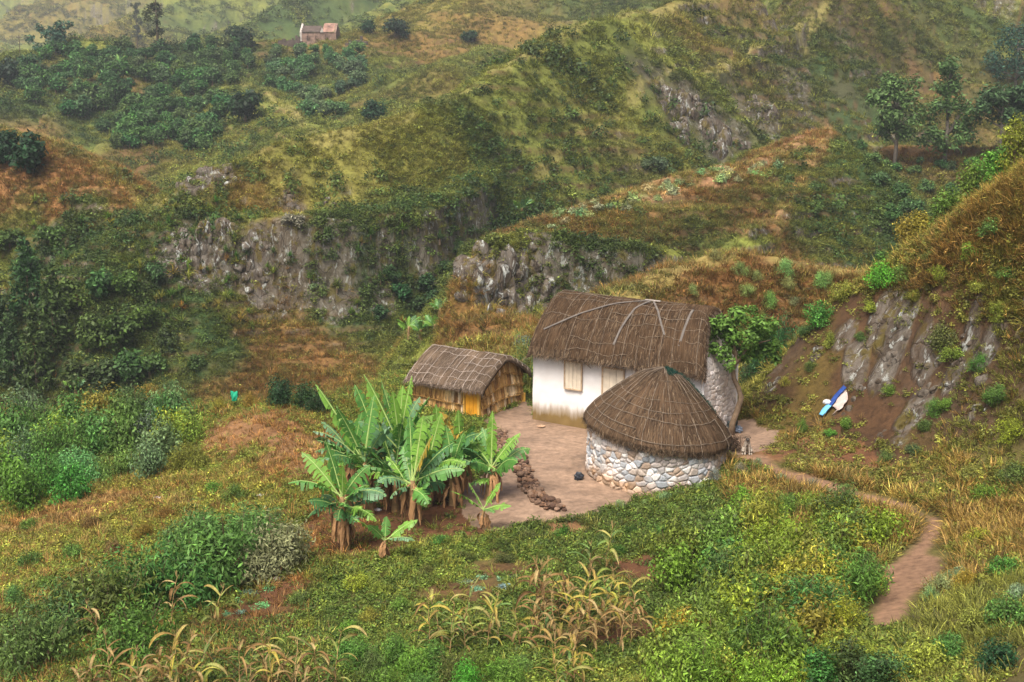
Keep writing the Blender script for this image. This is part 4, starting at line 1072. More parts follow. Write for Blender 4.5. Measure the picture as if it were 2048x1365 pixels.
# ================================================================== round hut
RC = PZ(1311, 941, -13.0)
rhut = empty('round_stone_hut', (RC[0], RC[1], -13.02), 'round hut of whitish rubble stone under a pointed thatched roof in the yard', 'hut')
RR_ = 2.06
nu, nv = 900, 110
th = np.linspace(0, 2 * math.pi, nu, endpoint=False); U, V = np.meshgrid(th, np.linspace(0, 1, nv)); V = -.45 + V * (1.86 - math.tan(R(9.5)) * 1.9 * np.cos(U))
E, ids = masonry(U * RR_ + 40, V + 3, .21, .15, 9, .98); bul = sstep(0, .35, E) * (.45 + ids[..., 2] * .8)
rad = RR_ + .045 * bul + .03 * fbm(U * RR_, V, .9, 3, 8) - .03 * V
X = rad * np.cos(U); Yr = rad * np.sin(U)
pal = [(.56, .54, .51), (.47, .44, .42), (.62, .60, .58), (.30, .32, .34), (.48, .41, .35), (.38, .40, .42), (.52, .46, .42), (.38, .29, .22)]
ct = stone_colour(E, ids, V, pal, (.27, .225, .185), .010, .06)
lowm = (1 - sstep(.02, .45, V + .25 * fbm(U * RR_, V, .5, 3, 18)))[..., None]
ct = ct * (1 - .75 * lowm) + np.array([.36, .21, .10]) * (.4 + .9 * ids[..., 1:2]) * .75 * lowm
rs = (sstep(.10, .45, np.cos(U + .35) - .35))[..., None] * sstep(-.3, .5, fbm(U * RR_, V, .8, 3, 19))[..., None]
ct = ct * (1 - .6 * rs) + np.array([.40, .27, .16]) * .6 * rs
np_obj('stone_wall', np.stack([X, Yr, V], -1).reshape(-1, 3), grid_faces(nu, nv, True), [M_STONE], rhut, tint=ct.reshape(-1, 3))
PROF = np.array([(2.17, 1.22), (2.20, 1.34), (2.12, 1.48), (1.93, 1.74), (1.66, 2.03), (1.33, 2.35), (1.03, 2.62), (.78, 2.84), (.53, 3.01), (.26, 3.11), (.001, 3.16)])
pd = np.r_[0, np.cumsum(np.hypot(*np.diff(PROF, axis=0).T))]; pT = pd / pd[-1]
TIL = R(9.5)
def cone(u, v):
    r = float(np.interp(v, pT, PROF[:, 0])); z = float(np.interp(v, pT, PROF[:, 1])); e = .012
    r2, z2 = float(np.interp(min(v + e, 1), pT, PROF[:, 0])), float(np.interp(min(v + e, 1), pT, PROF[:, 1])); r1, z1 = float(np.interp(max(v - e, 0), pT, PROF[:, 0])), float(np.interp(max(v - e, 0), pT, PROF[:, 1]))
    tr, tz = r2 - r1, z2 - z1; l = math.hypot(tr, tz) or 1
    a = 6.28318530718 * u; n = Vector((math.cos(a) * tz / l, math.sin(a) * tz / l, -tr / l))
    dz = -math.tan(TIL) * r * math.cos(a) * .9
    dr = .05 * math.sin(3 * a + 1) * (1 - v)
    return (math.cos(a) * (r + dr) + .20 * v, math.sin(a) * (r + dr), z + dz + .03 * math.sin(2 * a + .5) * (1 - v)), n
r3 = thatch('thatched_roof', cone, 150, 60, 14.5, pd[-1], .12, M_THATCH3, rhut, 6000, 51, closed=True, fringe=2600, pal=[(.035, .022, .013), (.07, .045, .026), (.112, .076, .046), (.17, .12, .074), (.05, .031, .018)])
lattice('batten_lattice', cone, [k / 30 for k in range(30)], [.10, .20, .31, .42, .53, .65, .77], .010, r3, M_STICK, .03, .22, 52, True)
# torn green net over the tip
random.seed(8); a = Acc()
for k in range(420):
    u = (-.12 + random.uniform(-.09, .12)) % 1; v = random.uniform(.86, .985) if k < 260 else random.uniform(.35, .85)
    if k >= 260: u = (.985 + random.gauss(0, .006)) % 1
    p, n = cone(u, v); p = Vector(p) + Vector(n) * random.uniform(.02, .06); d = rdir() * random.uniform(.03, .08)
    a.add(tube([p - d, p + d * .4, p + d + Vector((0, 0, .02))], .006, 3))
a.obj('green_net', [plain('green_net', (.008, .040, .028), .6, .3)], r3)

# ================================================================== rubble edging of the yard
def stone_blob(c, r, seed):
    random.seed(seed); bm = bmesh.new(); bmesh.ops.create_icosphere(bm, subdivisions=2, radius=1)
    s = Vector((random.uniform(.7, 1.3), random.uniform(.7, 1.3), random.uniform(.55, .9))) * r; ph = [random.uniform(0, 6) for _ in range(3)]
    rot = Euler((random.uniform(0, 6), random.uniform(0, 6), random.uniform(0, 6))).to_matrix()
    planes = [(rdir(), random.uniform(.62, .9)) for _ in range(7)]
    for v in bm.verts:
        for n, d in planes:
            k = v.co.dot(n)
            if k > d: v.co -= n * (k - d) * .85
        q = rot @ v.co; v.co = Vector((q.x * s.x, q.y * s.y, q.z * s.z)) + Vector(c)
    vf = [tuple(v.co) for v in bm.verts], [tuple(x.index for x in f.verts) for f in bm.faces]; bm.free(); return vf
a = Acc(); cl = []; random.seed(77)
b0 = BORDER; tot = 0
segs = [math.hypot(b0[i + 1][0] - b0[i][0], b0[i + 1][1] - b0[i][1]) for i in range(len(b0) - 1)]
for k in range(430):
    d = random.random() * sum(segs); i = 0
    while d > segs[i]: d -= segs[i]; i += 1
    t = d / segs[i]; x = b0[i][0] + (b0[i + 1][0] - b0[i][0]) * t + max(-.26, min(.26, random.gauss(0, .14))); y = b0[i][1] + (b0[i + 1][1] - b0[i][1]) * t + max(-.26, min(.26, random.gauss(0, .14)))
    r = random.uniform(.035, .12); off = near_poly(np.array([x]), np.array([y]), b0)[0]
    z = gz(x, y) + max(0, .16 - off * .5) * random.random() + r * .3
    st = random.getstate(); vf = stone_blob((x, y, z), r, k + 1000); random.setstate(st)
    a.add(vf); c = random.choice([(.10, .055, .033), (.15, .085, .05), (.07, .04, .027), (.20, .13, .09), (.12, .075, .05)]); cl += [c] * len(vf[0])
me = a.mesh('stone_border', [M_STONE]); set_tint(me, cl); o = bpy.data.objects.new('stone_border', me); COL.objects.link(o)
tag(o, 'low crumbling edging of dark stones along the left side of the muddy yard', 'stone edging')
# ================================================================== banana plants
def leaf_mat(name, c, rough=.45, trans=.25):
    g = NT(name); n = g.noise(g.coord(kind='World'), 4.0, 4, .6)
    col = g.mix(g.ramp(n, [(.3, 0), (.7, 1)]), tuple(k * .72 for k in c), tuple(k * 1.3 for k in c))
    g.color(col); g.rough(rough); g.b.inputs['Specular IOR Level'].default_value = .4; g.leafy(col, trans); return g.m
M_BAN = [leaf_mat('banana_leaf_bright', (.140, .285, .038)), leaf_mat('banana_leaf_green', (.080, .215, .040)), leaf_mat('banana_leaf_deep', (.042, .130, .036)), leaf_mat('banana_leaf_yellowing', (.33, .22, .030)), leaf_mat('banana_leaf_bluish', (.10, .21, .095))]
M_RIB = plain('banana_midrib', (.30, .40, .13), .5, .15)
M_DEADLEAF = leaf_mat('dry_banana_leaf', (.30, .165, .070), .8, .15)
M_PSTEM = plain('banana_stem', (.20, .13, .06), .8, .45, 5)

def banana_leaf(o, d0, L, W, droop, seed, tear=.5, roll=0.0):
    """one torn leaf: stalk, midrib and two rows of strips"""
    random.seed(seed); a = Acc(); n = 20
    d = Vector(d0).normalized(); p = Vector(o); pts = []; ds = []
    for k in range(n + 1):
        pts.append(p.copy()); ds.append(d.copy())
        d = (d + Vector((0, 0, -droop * (k / n) ** 1.2 / n * 2.2))).normalized(); p = p + d * (L / n)
    a.add(tube(pts, [.030 * (1 - .85 * k / n) * (L / 1.7) for k in range(n + 1)], 5), 1)
    k0 = 3
    hang = random.uniform(.0, .35)
    for s in (-1, 1):
        k = float(k0)
        torn = 0
        while k < n - .2:
            st = min(random.uniform(.6, 2.6), n - k); ka, kb = k, k + st
            def at(q):
                i = min(int(q), n - 1); f = q - i; return pts[i].lerp(pts[i + 1], f), ds[i]
            def wid(q):
                t = (q - k0) / (n - k0); return W * max(.02, (min(1, t * 4.0) ** .6) * (1 - max(0, (t - .62) / .38) ** 2.0 * .93))
            pa, da = at(ka); pb, db = at(kb)
            side = da.cross(Vector((0, 0, 1)))
            if side.length < .08: side = da.cross(Vector((math.cos(seed), math.sin(seed), .2)))
            side = (Matrix.Rotation(roll, 3, da) @ side.normalized()) * s
            nrm = side.cross(da) * s
            gap = (random.uniform(.2, .75) if random.random() < tear else .03) * st
            up = .32 - hang * 1.2 + random.gauss(0, .12); dn = random.uniform(.05, .95) * (1 + tear)
            fw = .22
            v = []
            for j, w in enumerate((0, .5, 1.0)):
                for (q, pq) in ((ka + gap * j / 2 * .5, pa), (kb - gap * j / 2 * .5, pb)):
                    c, dq = at(min(max(q, k0), n)); ww = wid(q if j else q) * w
                    v.append(tuple(c + side * ww * (1 - .12 * w) + nrm * (ww * up * w * (1 - w * .6)) - Vector((0, 0, 1)) * (ww * dn * w * w * .55) + dq * ww * fw))
            a.add((v, [(0, 1, 3, 2), (2, 3, 5, 4)] if s > 0 else [(1, 0, 2, 3), (3, 2, 4, 5)]), 0)
            k = kb
    return a

def px_vec(dx, dy, dep, ppm):
    """picture offset (right, down) plus metres away from the viewer -> vector"""
    return Vector((dx / ppm, dep, -dy / ppm))

def banana(base, crown_dy, leaves, label, seed, lean=(0, 0), skirt=8, young=False, group=None):
    """base picture point; crown_dy pixels above; leaves: (dx, dy, depth m, material, droop)"""
    b = hit(*base); dep = b[1] * CP + b[2] * SP; ppm = FPX / dep
    t = empty('banana_plant', (b[0], b[1], b[2] - .05), label, 'banana plant', group)
    random.seed(seed)
    H = crown_dy / ppm * 1.03; top = Vector((lean[0] / ppm, lean[1], H))
    r = (.05 if young else .10) * random.uniform(.9, 1.15)
    n = 9; path = [Vector((0, 0, -.1)).lerp(top, k / n) + Vector((math.sin(k * .8) * .02, 0, 0)) for k in range(n + 1)]
    a = Acc(); a.add(tube(path, [r * (1.25 - .6 * k / n) for k in range(n + 1)], 10)); a.obj('stem', [M_PSTEM], t, True)
    random.seed(seed * 7)
    leaves = list(leaves)
    if len(leaves) >= 6 and not young and skirt:
        for q in range(11): leaves.append((random.uniform(-75, 75), random.uniform(-85, 20), random.uniform(-.9, .8), random.choice([1, 0, 4, 2, 0, 1]), random.uniform(.6, 1.3)))
    for i, lf in enumerate(leaves):
        dx, dy, dp, mi, dr = lf
        v = px_vec(dx, dy, dp, ppm); L = v.length * 1.10
        d0 = (v.normalized() + Vector((0, 0, .35 * dr))).normalized()
        o = top + Vector((random.gauss(0, .02), random.gauss(0, .02), -.04 * i * (0 if young else .6)))
        W = (.185 if young else .225) * random.uniform(.88, 1.12) * (min(1, L / 1.3) ** .5)
        a = banana_leaf(o, d0, L, W, dr, seed * 31 + i, .4 if young else .8, random.gauss(0, .5))
        ob = a.obj('leaf', [M_BAN[mi], M_RIB], t)
        if mi == 3: ob['label'] = 'yellowing leaf'
    # dead leaves hanging round the stem
    if skirt:
        a = Acc(); random.seed(seed + 5)
        for k in range(int(skirt * 2.0)):
            th = random.uniform(0, 6.283); z0 = H * random.uniform(.55, .98); p = Vector((math.cos(th) * r * .8, math.sin(th) * r * .8, 0)) + top * (z0 / H)
            d = Vector((math.cos(th), math.sin(th), random.uniform(-.6, .2)))
            L = random.uniform(.5, 1.0) * min(1, H / 1.0)
            q = p.copy(); dd = d.normalized(); pts = []
            for m in range(7):
                pts.append(q.copy()); dd = (dd + Vector((0, 0, -.75))).normalized(); q = q + dd * L / 6
                if q.z < .05: q.z = .05
            s = d.cross(Vector((0, 0, 1))).normalized(); vs = []
            for m, q in enumerate(pts):
                w = .062 * (math.sin(3.14 * (m + .6) / 7) ** .7) * random.uniform(.5, 1.3); tw = random.uniform(-.6, .6)
                vs += [tuple(q - s * w + d * w * tw), tuple(q + d * .02), tuple(q + s * w + d * w * tw * .5)]
            fs = []
            for m in range(6): fs += [(3 * m, 3 * m + 1, 3 * m + 4, 3 * m + 3), (3 * m + 1, 3 * m + 2, 3 * m + 5, 3 * m + 4)]
            a.add((vs, fs))
        a.obj('dead_leaves', [M_DEADLEAF], t)
    return t

BG = 'banana plants in front of the huts'
banana((692, 1098), 110, [(-98, -30, -.2, 1, 1.0), (-72, -78, .3, 0, .5), (-30, -105, .2, 1, .3), (5, -70, -.3, 0, .4), (52, -62, .2, 1, .8), (92, -18, -.4, 4, 1.3), (30, 22, -.6, 4, 1.2), (-60, 22, -.5, 2, 1.2), (-40, 0, .6, 2, .8), (55, 5, .5, 2, .9)],
       'large lower left banana plant with a thick skirt of dead brown leaves', 11, (-6, 0), 26, group=BG)
banana((828, 1052), 96, [(18, -118, .2, 0, .2), (-6, -112, .5, 1, .3), (40, -95, -.3, 3, .4), (98, -28, -.2, 1, .8), (75, -72, .3, 2, .6), (-92, -38, -.3, 1, .9), (-60, -20, -.6, 4, 1.2), (28, 30, -.7, 0, 1.3), (-38, 12, -.6, 4, 1.3), (60, 10, .5, 2, 1)],
       'front middle banana plant with one long leaf held out to the right', 12, (-2, 0), 12, group=BG)
banana((972, 1000), 72, [(2, -100, .2, 0, .2), (52, -62, .1, 0, .5), (46, -20, -.5, 1, 1.1), (-56, -46, -.3, 2, .9), (-40, -20, -.5, 1, 1.1), (-20, -70, .5, 1, .4), (36, -40, .6, 2, .7)],
       'banana plant nearest the yard with a bare pale stem and five upright leaves', 13, (14, 0), 9, group=BG)
banana((768, 1122), 46, [(-58, -42, 0, 0, .5), (-28, -40, -.4, 1, .5), (58, -36, .1, 0, .5), (60, -6, -.3, 4, .8), (2, -40, .2, 1, .1)],
       'short young banana plant on the grassy slope below the grove, leaves spread in a fan', 14, (2, 0), 5, True, group=BG)
banana((965, 1056), 40, [(-60, -36, 0, 0, .5), (-28, -50, .1, 0, .3), (32, -50, .1, 0, .3), (52, -14, -.3, 0, .6), (22, -6, -.5, 1, .9)],
       'small bright green banana plant standing alone on bare soil beside the stone edging', 15, (2, 0), 4, True, group=BG)
banana((742, 1030), 112, [(-84, -140, .2, 0, .3), (-45, -108, -.3, 1, .4), (-92, -62, 0, 4, .9), (-70, -20, -.5, 2, 1.1), (20, -125, .3, 1, .3), (52, -80, -.2, 4, .9), (40, -20, -.7, 2, 1.2), (-20, -40, -.8, 1, 1)],
       'tall left banana plant with long leaves reaching up to the left', 16, (-12, 0), 14, group=BG)
banana((798, 998), 112, [(-62, -128, .2, 0, .3), (-34, -118, .3, 1, .2), (-10, -108, -.2, 0, .3), (25, -130, .2, 0, .2), (58, -96, 0, 1, .5), (-70, -60, -.3, 4, .9), (66, -30, -.5, 2, 1), (8, -70, -.8, 1, .8), (-40, -10, -.8, 2, 1.3)],
       'tall banana plant at the back of the grove, its bright upright leaves topping the others', 17, (2, 0), 10, group=BG)
banana((918, 985), 80, [(-4, -80, .2, 0, .3), (25, -62, -.2, 1, .5), (-38, -78, .3, 3, .4), (52, -10, -.4, 2, 1), (-60, -30, -.3, 2, 1), (10, -30, -.8, 4, 1.1), (48, -48, .5, 1, .6)],
       'banana plant right in front of the orange hut door with a drooping bluish leaf', 18, (4, 0), 10, group=BG)
banana((880, 1000), 88, [(18, -84, 0, 3, .3), (-8, -98, .2, 0, .2), (-30, -70, -.4, 1, .6), (44, -62, -.2, 3, .5), (58, -14, -.3, 1, 1), (-46, -20, -.5, 2, 1.1), (12, -30, -.8, 1, 1)],
       'banana plant in the middle of the grove with orange-edged yellowing leaves', 19, (2, 0), 12, group=BG)
banana((760, 975), 92, [(-40, -105, .3, 1, .4), (-12, -112, .2, 0, .2), (20, -92, .2, 4, .5), (-72, -48, 0, 2, 1), (55, -40, -.2, 2, .9), (0, -40, -.8, 1, 1)],
       'banana plant behind the tall left one with narrow torn leaves', 20, (-4, 0), 6, group=BG)
banana((800, 968), 92, [(-25, -90, .2, 1, .3), (8, -100, .2, 0, .2), (38, -78, .3, 4, .5), (-52, -36, -.2, 2, 1), (50, -30, -.3, 2, 1), (0, -30, -.8, 1, 1)],
       'banana plant at the rear of the grove against the straw hut wall', 21, (0, 0), 6, group=BG)
banana((712, 1000), 92, [(-58, -62, .2, 4, .7), (-30, -92, .2, 1, .4), (18, -85, 0, 1, .4), (-70, -18, -.3, 2, 1.1), (42, -30, -.4, 2, 1), (-10, -20, -.8, 4, 1.2)],
       'banana plant at the far left of the grove, half behind the skirted one', 22, (-4, 0), 8, group=BG)
banana((905, 1010), 78, [(-40, -42, -.3, 2, .8), (22, -64, .2, 1, .4), (-14, -80, .2, 1, .3), (50, -22, -.2, 2, .9), (8, -12, -.6, 2, 1.2)],
       'dark shaded banana plant between the front middle one and the yard edge', 23, (0, 0), 12, group=BG)
banana((790, 1022), 84, [(-30, -95, .1, 0, .3), (15, -100, .2, 1, .3), (48, -58, -.2, 0, .6), (-62, -40, -.2, 1, .9), (60, -5, -.5, 4, 1.1), (-30, 10, -.7, 2, 1.2)],
       'banana plant between the skirted one and the front middle one, a little behind both', 24, (0, 0), 12, group=BG)
banana((856, 1012), 90, [(-20, -88, .1, 1, .3), (24, -92, .2, 0, .3), (55, -45, -.2, 1, .8), (-58, -38, 0, 2, .9), (20, 5, -.7, 4, 1.2), (0, -50, -.6, 0, .8)],
       'banana plant just behind the front middle one, its leaves showing over its right shoulder', 25, (2, 0), 10, group=BG)
# far banana plants down in the ravine
FB = 'banana plants down in the ravine behind the straw hut'
for k, (px, py, h, lab) in enumerate([(818, 690, 38, 'far banana plant in the dark ravine left of the straw hut roof'), (842, 684, 26, 'far banana plant in the dark ravine left of the straw hut roof'), (870, 672, 24, 'far banana plant in the dark ravine left of the straw hut roof'), (880, 636, 20, 'far banana plant in the dark ravine left of the straw hut roof'),
                                      (152, 792, 20, 'lone small banana plant at the mouth of the left ravine'), (1044, 428, 12, 'pale banana plant in the gully high behind the white house'), (240, 136, 14, 'pale banana plant among the dark orchard trees on the far slope')]):
    s = 24 if k != 6 else 16
    random.seed(k); lv = [(s * math.cos(q) * random.uniform(.8, 1.1), -s * .45 - s * .6 * abs(math.sin(q)) * random.uniform(.5, 1), random.uniform(-.6, .6), random.choice([4, 1, 0]), .8) for q in np.linspace(.1, 3.0, 7)]
    banana((px, py), h, lv, lab, 60 + k, (0, 0), 0, False, FB if k < 4 else None)

# ================================================================== maize
def tint_mat(name, trans=.25, rough=.6):
    g = NT(name); c = g.attr('tint').outputs['Color']; n = g.noise(g.coord(kind='World'), 9, 3, .6)
    c = g.mix(1.0, c, g.ramp(n, [(.3, .7), (.7, 1.3)]), 'MULTIPLY'); g.color(c); g.rough(rough); g.leafy(c, trans); return g.m
M_MAIZE = tint_mat('maize_leaf'); M_MSTALK = plain('maize_stalk', (.34, .23, .10), .8, .3, 8)
MP = {'dry': [(.24, .155, .055), (.16, .095, .032), (.31, .235, .10), (.12, .07, .026)], 'yel': [(.32, .28, .045), (.22, .25, .045), (.32, .24, .055), (.14, .20, .04)], 'grn': [(.12, .20, .045), (.19, .26, .05), (.09, .16, .05), (.30, .30, .07)]}
def maize_mesh(kind, seed):
    random.seed(seed); H = random.uniform(1.1, 1.9); lean = Vector((random.gauss(0, .25), random.gauss(0, .2), 0))
    n = 10; path = [Vector((0, 0, -.05)) + lean * (k / n) ** 1.6 + Vector((random.gauss(0, .01), random.gauss(0, .01), H * k / n)) for k in range(n + 1)]
    s = Acc(); s.add(tube(path, [.016 * (1 - .6 * k / n) for k in range(n + 1)], 6))
    for _ in range(5):
        d = Vector((random.gauss(0, .4), random.gauss(0, .4), 1)).normalized(); s.add(tube([path[-1], path[-1] + d * random.uniform(.1, .22)], .005, 3))
    a = Acc(); cl = []
    for i in range(random.randint(8, 12)):
        p = path[min(n, 2 + int(i * .75))]; th = i * 2.6 + random.gauss(0, .5)
        d = Vector((math.cos(th), math.sin(th), random.uniform(.5, 1.5))).normalized(); L = random.uniform(.5, .95); W = random.uniform(.06, .10); m = 9
        q = p.copy(); dry = i < 3 or random.random() < (.45 if kind == 'dry' else .1)
        c = random.choice(MP['dry' if dry else kind]); c2 = random.choice(MP['dry' if random.random() < .5 else kind])
        vs = []; fs = []; dr = random.uniform(.12, .42) * (1.3 if dry else 1); tw = random.gauss(0, .1)
        for k in range(m):
            t = k / (m - 1); w = W * (math.sin(3.1416 * (.12 + .88 * t)) ** .6 if t < 1 else .02) * .5
            sd = d.cross(Vector((0, 0, 1))); sd = (sd.normalized() if sd.length > .05 else Vector((1, 0, 0)))
            sd = Matrix.Rotation(tw * k, 3, d) @ sd; nn = sd.cross(d)
            vs += [tuple(q - sd * w + nn * w * .5), tuple(q), tuple(q + sd * w + nn * w * .5)]
            cc = tuple(c[x] * (1 - t) + c2[x] * t for x in range(3)); cl += [cc, tuple(x * 1.2 for x in cc), tuple(x * .85 for x in cc)]
            d = (d + Vector((0, 0, -dr * (.3 + t * 1.4)))).normalized(); q = q + d * L / (m - 1)
            if q.z < .03: q.z = .03
        for k in range(m - 1): fs += [(3 * k, 3 * k + 1, 3 * k + 4, 3 * k + 3), (3 * k + 1, 3 * k + 2, 3 * k + 5, 3 * k + 4)]
        a.add((vs, fs))
    me = a.mesh('leaves', [M_MAIZE]); set_tint(me, cl)
    return s.mesh('stalk', [M_MSTALK]), me
MZ = {k: [maize_mesh(k, s + 100 * i) for s in range(7)] for i, k in enumerate(('dry', 'yel', 'grn'))}
def maize(px, py, kind, label, group, sc=1.0):
    b = hit(px, py); t = empty('maize_plant', (b[0], b[1], b[2]), label, 'maize plant', group, random.uniform(0, 6.28)); sc *= .76; t.scale = (sc, sc, sc * random.uniform(.8, 1.1))
    ms, ml = random.choice(MZ[kind])
    for nm, me in (('stalk', ms), ('leaves', ml)):
        o = bpy.data.objects.new(nm, me); COL.objects.link(o); o.parent = t
random.seed(404)
g1 = 'maize clump below the yard'; g2 = 'maize row at the lower left'
for px, py, k in [(1085, 1235, 'dry'), (1105, 1240, 'yel'), (1120, 1225, 'grn'), (1070, 1250, 'dry'), (1140, 1245, 'dry'), (1095, 1262, 'dry'), (1155, 1262, 'yel')]:
    maize(px, py, k, 'tall withered maize plant standing upright at the top of the middle clump', g1 + ', tall ones', 1.12)
for px, py, k in [(880, 1285, 'grn'), (905, 1290, 'yel'), (925, 1270, 'grn'), (950, 1285, 'grn'), (975, 1300, 'yel'), (860, 1300, 'yel'), (930, 1305, 'grn'), (1000, 1290, 'grn'), (900, 1315, 'grn')]:
    maize(px, py, k, 'drooping green and yellow maize plant at the clump\'s left end, above the feathery bushes', g1 + ', green ones', .95)
for px, py, k in [(1180, 1280, 'yel'), (1200, 1270, 'yel'), (1215, 1290, 'dry'), (1235, 1280, 'yel'), (1250, 1265, 'yel'), (1262, 1290, 'dry'), (1190, 1305, 'dry'), (1160, 1300, 'yel'), (1220, 1250, 'grn'), (1128, 1290, 'yel'), (1110, 1310, 'dry'), (1040, 1300, 'yel'), (1060, 1285, 'dry'), (1145, 1320, 'dry'), (1280, 1280, 'yel'), (1240, 1305, 'dry'), (1090, 1295, 'grn')]:
    maize(px, py, k, 'yellowing bent maize plant in the tangled right half of the clump beside bare soil', g1 + ', yellowing ones', 1.0)
for px, py, k in [(1115, 1385, 'yel'), (1150, 1375, 'yel'), (1130, 1400, 'grn'), (1170, 1390, 'yel')]:
    maize(px, py, k, 'low yellow-green maize plant at the bottom edge below the bare soil', 'low maize at the bottom edge', .8)
for px, py, k in [(190, 1400, 'dry'), (225, 1395, 'dry'), (260, 1400, 'yel'), (295, 1390, 'grn'), (330, 1380, 'dry'), (280, 1420, 'dry'), (360, 1395, 'grn'), (395, 1385, 'grn'), (340, 1410, 'yel'), (150, 1410, 'dry'), (420, 1400, 'yel'), (375, 1370, 'dry')]:
    maize(px, py, k, 'withered maize plant in the row along the bottom left edge', g2, 1.0)
for px, py, k in [(500, 1395, 'grn'), (530, 1385, 'dry'), (555, 1395, 'dry'), (580, 1385, 'grn'), (610, 1400, 'dry'), (545, 1410, 'yel'), (640, 1400, 'grn'), (480, 1410, 'dry'), (670, 1385, 'grn'), (590, 1415, 'dry')]:
    maize(px, py, k, 'brown and green maize plant in the bottom patch right of the bare track', g2 + ', right of the track', 1.0)
for px, py, lab in [(340, 1265, 'single dry brown maize plant in front of the big willow-like bush'), (428, 1250, 'single half-green maize plant at the right end of the big willow-like bush'), (208, 1300, 'single tall drooping maize plant rising from the dark bushes at the lower left'), (1180, 1165, 'lone thin maize plant on the slope right of the tall clump'), (1210, 1150, 'lone leafy-topped maize plant leaning over the bare bank')]:
    maize(px, py, 'dry' if px < 420 else 'grn', lab, None, 1.1)
# ================================================================== bushes and trees
def tinted_leaf(name, trans=.3):
    """leaf colour comes from the object's own colour"""
    g = NT(name); oi = g.n('ShaderNodeObjectInfo'); n = g.noise(g.coord(kind='World'), 2.2, 4, .7)
    c = g.mix(1.0, oi.outputs['Color'], g.ramp(n, [(.25, .55), (.5, 1), (.75, 1.6)]), 'MULTIPLY'); c = g.mix(1.0, c, g.attr('lv').outputs['Color'], 'MULTIPLY'); g.color(c); g.rough(.55); g.leafy(c, trans); return g.m
M_BUSH = tinted_leaf('bush_leaf'); M_BARK = plain('tree_bark', (.16, .115, .075), .9, .4, 8); M_TWIG = plain('bush_stem', (.13, .10, .055), .9, .35, 9)

def clumped(cs, n, size, asp, rnd=.55, shell=.55, up=.5):
    a = Acc(); w = [r * r for _, r in cs]
    for _ in range(n):
        c, r = random.choices(cs, w)[0]; d = rdir(); k = random.uniform(shell, 1.08) if random.random() < .8 else random.uniform(.1, 1)
        p = Vector(c) + d * r * k
        if p.z < .0: p.z = random.uniform(0, .1)
        a.add(leaf_quad(p, d + Vector((0, 0, up)) + rdir() * rnd, size * random.uniform(.6, 1.3), asp))
    return a
def bush_proto(seed, n, size, asp, lobes, spread=.6, tall=1.0, twig=True):
    """unit bush about 1 m in radius"""
    random.seed(seed); cs = []
    for i in range(lobes):
        th = random.uniform(0, 6.283); r = random.uniform(0, spread); h = random.uniform(.15, .75) * (1 - .5 * r) * tall
        cs.append(((math.cos(th) * r, math.sin(th) * r, h), random.uniform(.22, .42)))
    leaf = clumped(cs, n, size, asp, .8, .5).mesh('foliage', [M_BUSH])
    s = Acc()
    for c, r in cs:
        m = Vector(c); s.add(tube([Vector((m.x * .15, m.y * .15, -.15)), m * .55 + Vector((0, 0, .05)), m + Vector((random.gauss(0, .08), random.gauss(0, .08), r * .7))], [.022, .014, .005], 4))
    return leaf, s.mesh('stem', [M_TWIG])
BP = {'leafy': [bush_proto(s, 2400, .09, .5, 14) for s in (1, 2, 3, 4)], 'willow': [bush_proto(s, 5200, .085, .30, 18, .75, .95) for s in (11, 12, 13)],
      'feather': [bush_proto(s, 2800, .11, .2, 12, .55, 1.15) for s in (21, 22, 23)], 'dense': [bush_proto(s, 1400, .13, .6, 12, .65, .8) for s in (31, 32, 33)], 'tall': [bush_proto(s, 2600, .10, .45, 16, .42, 2.1) for s in (41, 42, 43)],
      'coarse': [bush_proto(s, 420, .17, .55, 10, .6, .9) for s in (51, 52, 53)]}
DG, MG, BGc, YGc, PG, GG = (.022, .055, .018), (.078, .155, .030), (.110, .205, .030), (.210, .245, .032), (.190, .250, .130), (.110, .175, .080)
def jit(c, v=.15): return tuple(min(1, k * random.lognormvariate(0, v)) for k in c)
def bush(pos, r, kind, c, label, group=None, parts=True, h=1.0, name='bush', cat='bush'):
    lf, st = random.choice(BP[kind]); c = jit(c)
    if parts:
        t = empty(name, pos, label, cat, group, random.uniform(0, 6.28)); t.scale = (r, r, r * h * random.uniform(.85, 1.15))
        o = bpy.data.objects.new('foliage', lf); COL.objects.link(o); o.parent = t; o.color = (*c, 1)
        s = bpy.data.objects.new('stem', st); COL.objects.link(s); s.parent = t
    else:
        o = bpy.data.objects.new(name, lf); COL.objects.link(o); o.location = pos; o.rotation_euler = (0, 0, random.uniform(0, 6.28)); o.scale = (r, r, r * h * random.uniform(.85, 1.15)); o.color = (*c, 1); tag(o, label, cat, group)
def B(px, py, r, kind, c, label, group=None, parts=True, h=1.0, dz=-.1):
    p = hit(px, py); bush((p[0], p[1], p[2] + dz * r), r, kind, c, label, group, parts, h)
random.seed(55)
# --- near, left
L1 = 'mid-green bush in the thick hedge-like band along the left terrace edge'
for px, py, r in [(30, 900, 1.1), (90, 880, 1.0), (150, 868, 1.1), (215, 850, 1.1), (275, 848, 1.1), (330, 870, 1.0), (60, 940, 1.0), (130, 930, 1.1), (200, 910, 1.0), (265, 905, 1.1), (330, 920, .9), (20, 990, 1.1), (100, 985, .9), (170, 965, .9), (240, 955, .8), (375, 890, .8), (300, 960, .7), (385, 940, .6), (0, 870, 1.1), (60, 865, 1.0), (120, 900, 1.0), (180, 885, 1.0), (240, 880, 1.0), (300, 895, 1.0), (350, 850, .9), (350, 895, .8), (0, 940, 1.0), (150, 1000, .8), (50, 1020, .8)]:
    B(px, py, r * 1.25, random.choice(['leafy', 'leafy', 'willow']), random.choice([MG, MG, GG, BGc, YGc]), L1, 'bushes along the left terrace edge', h=1.5)
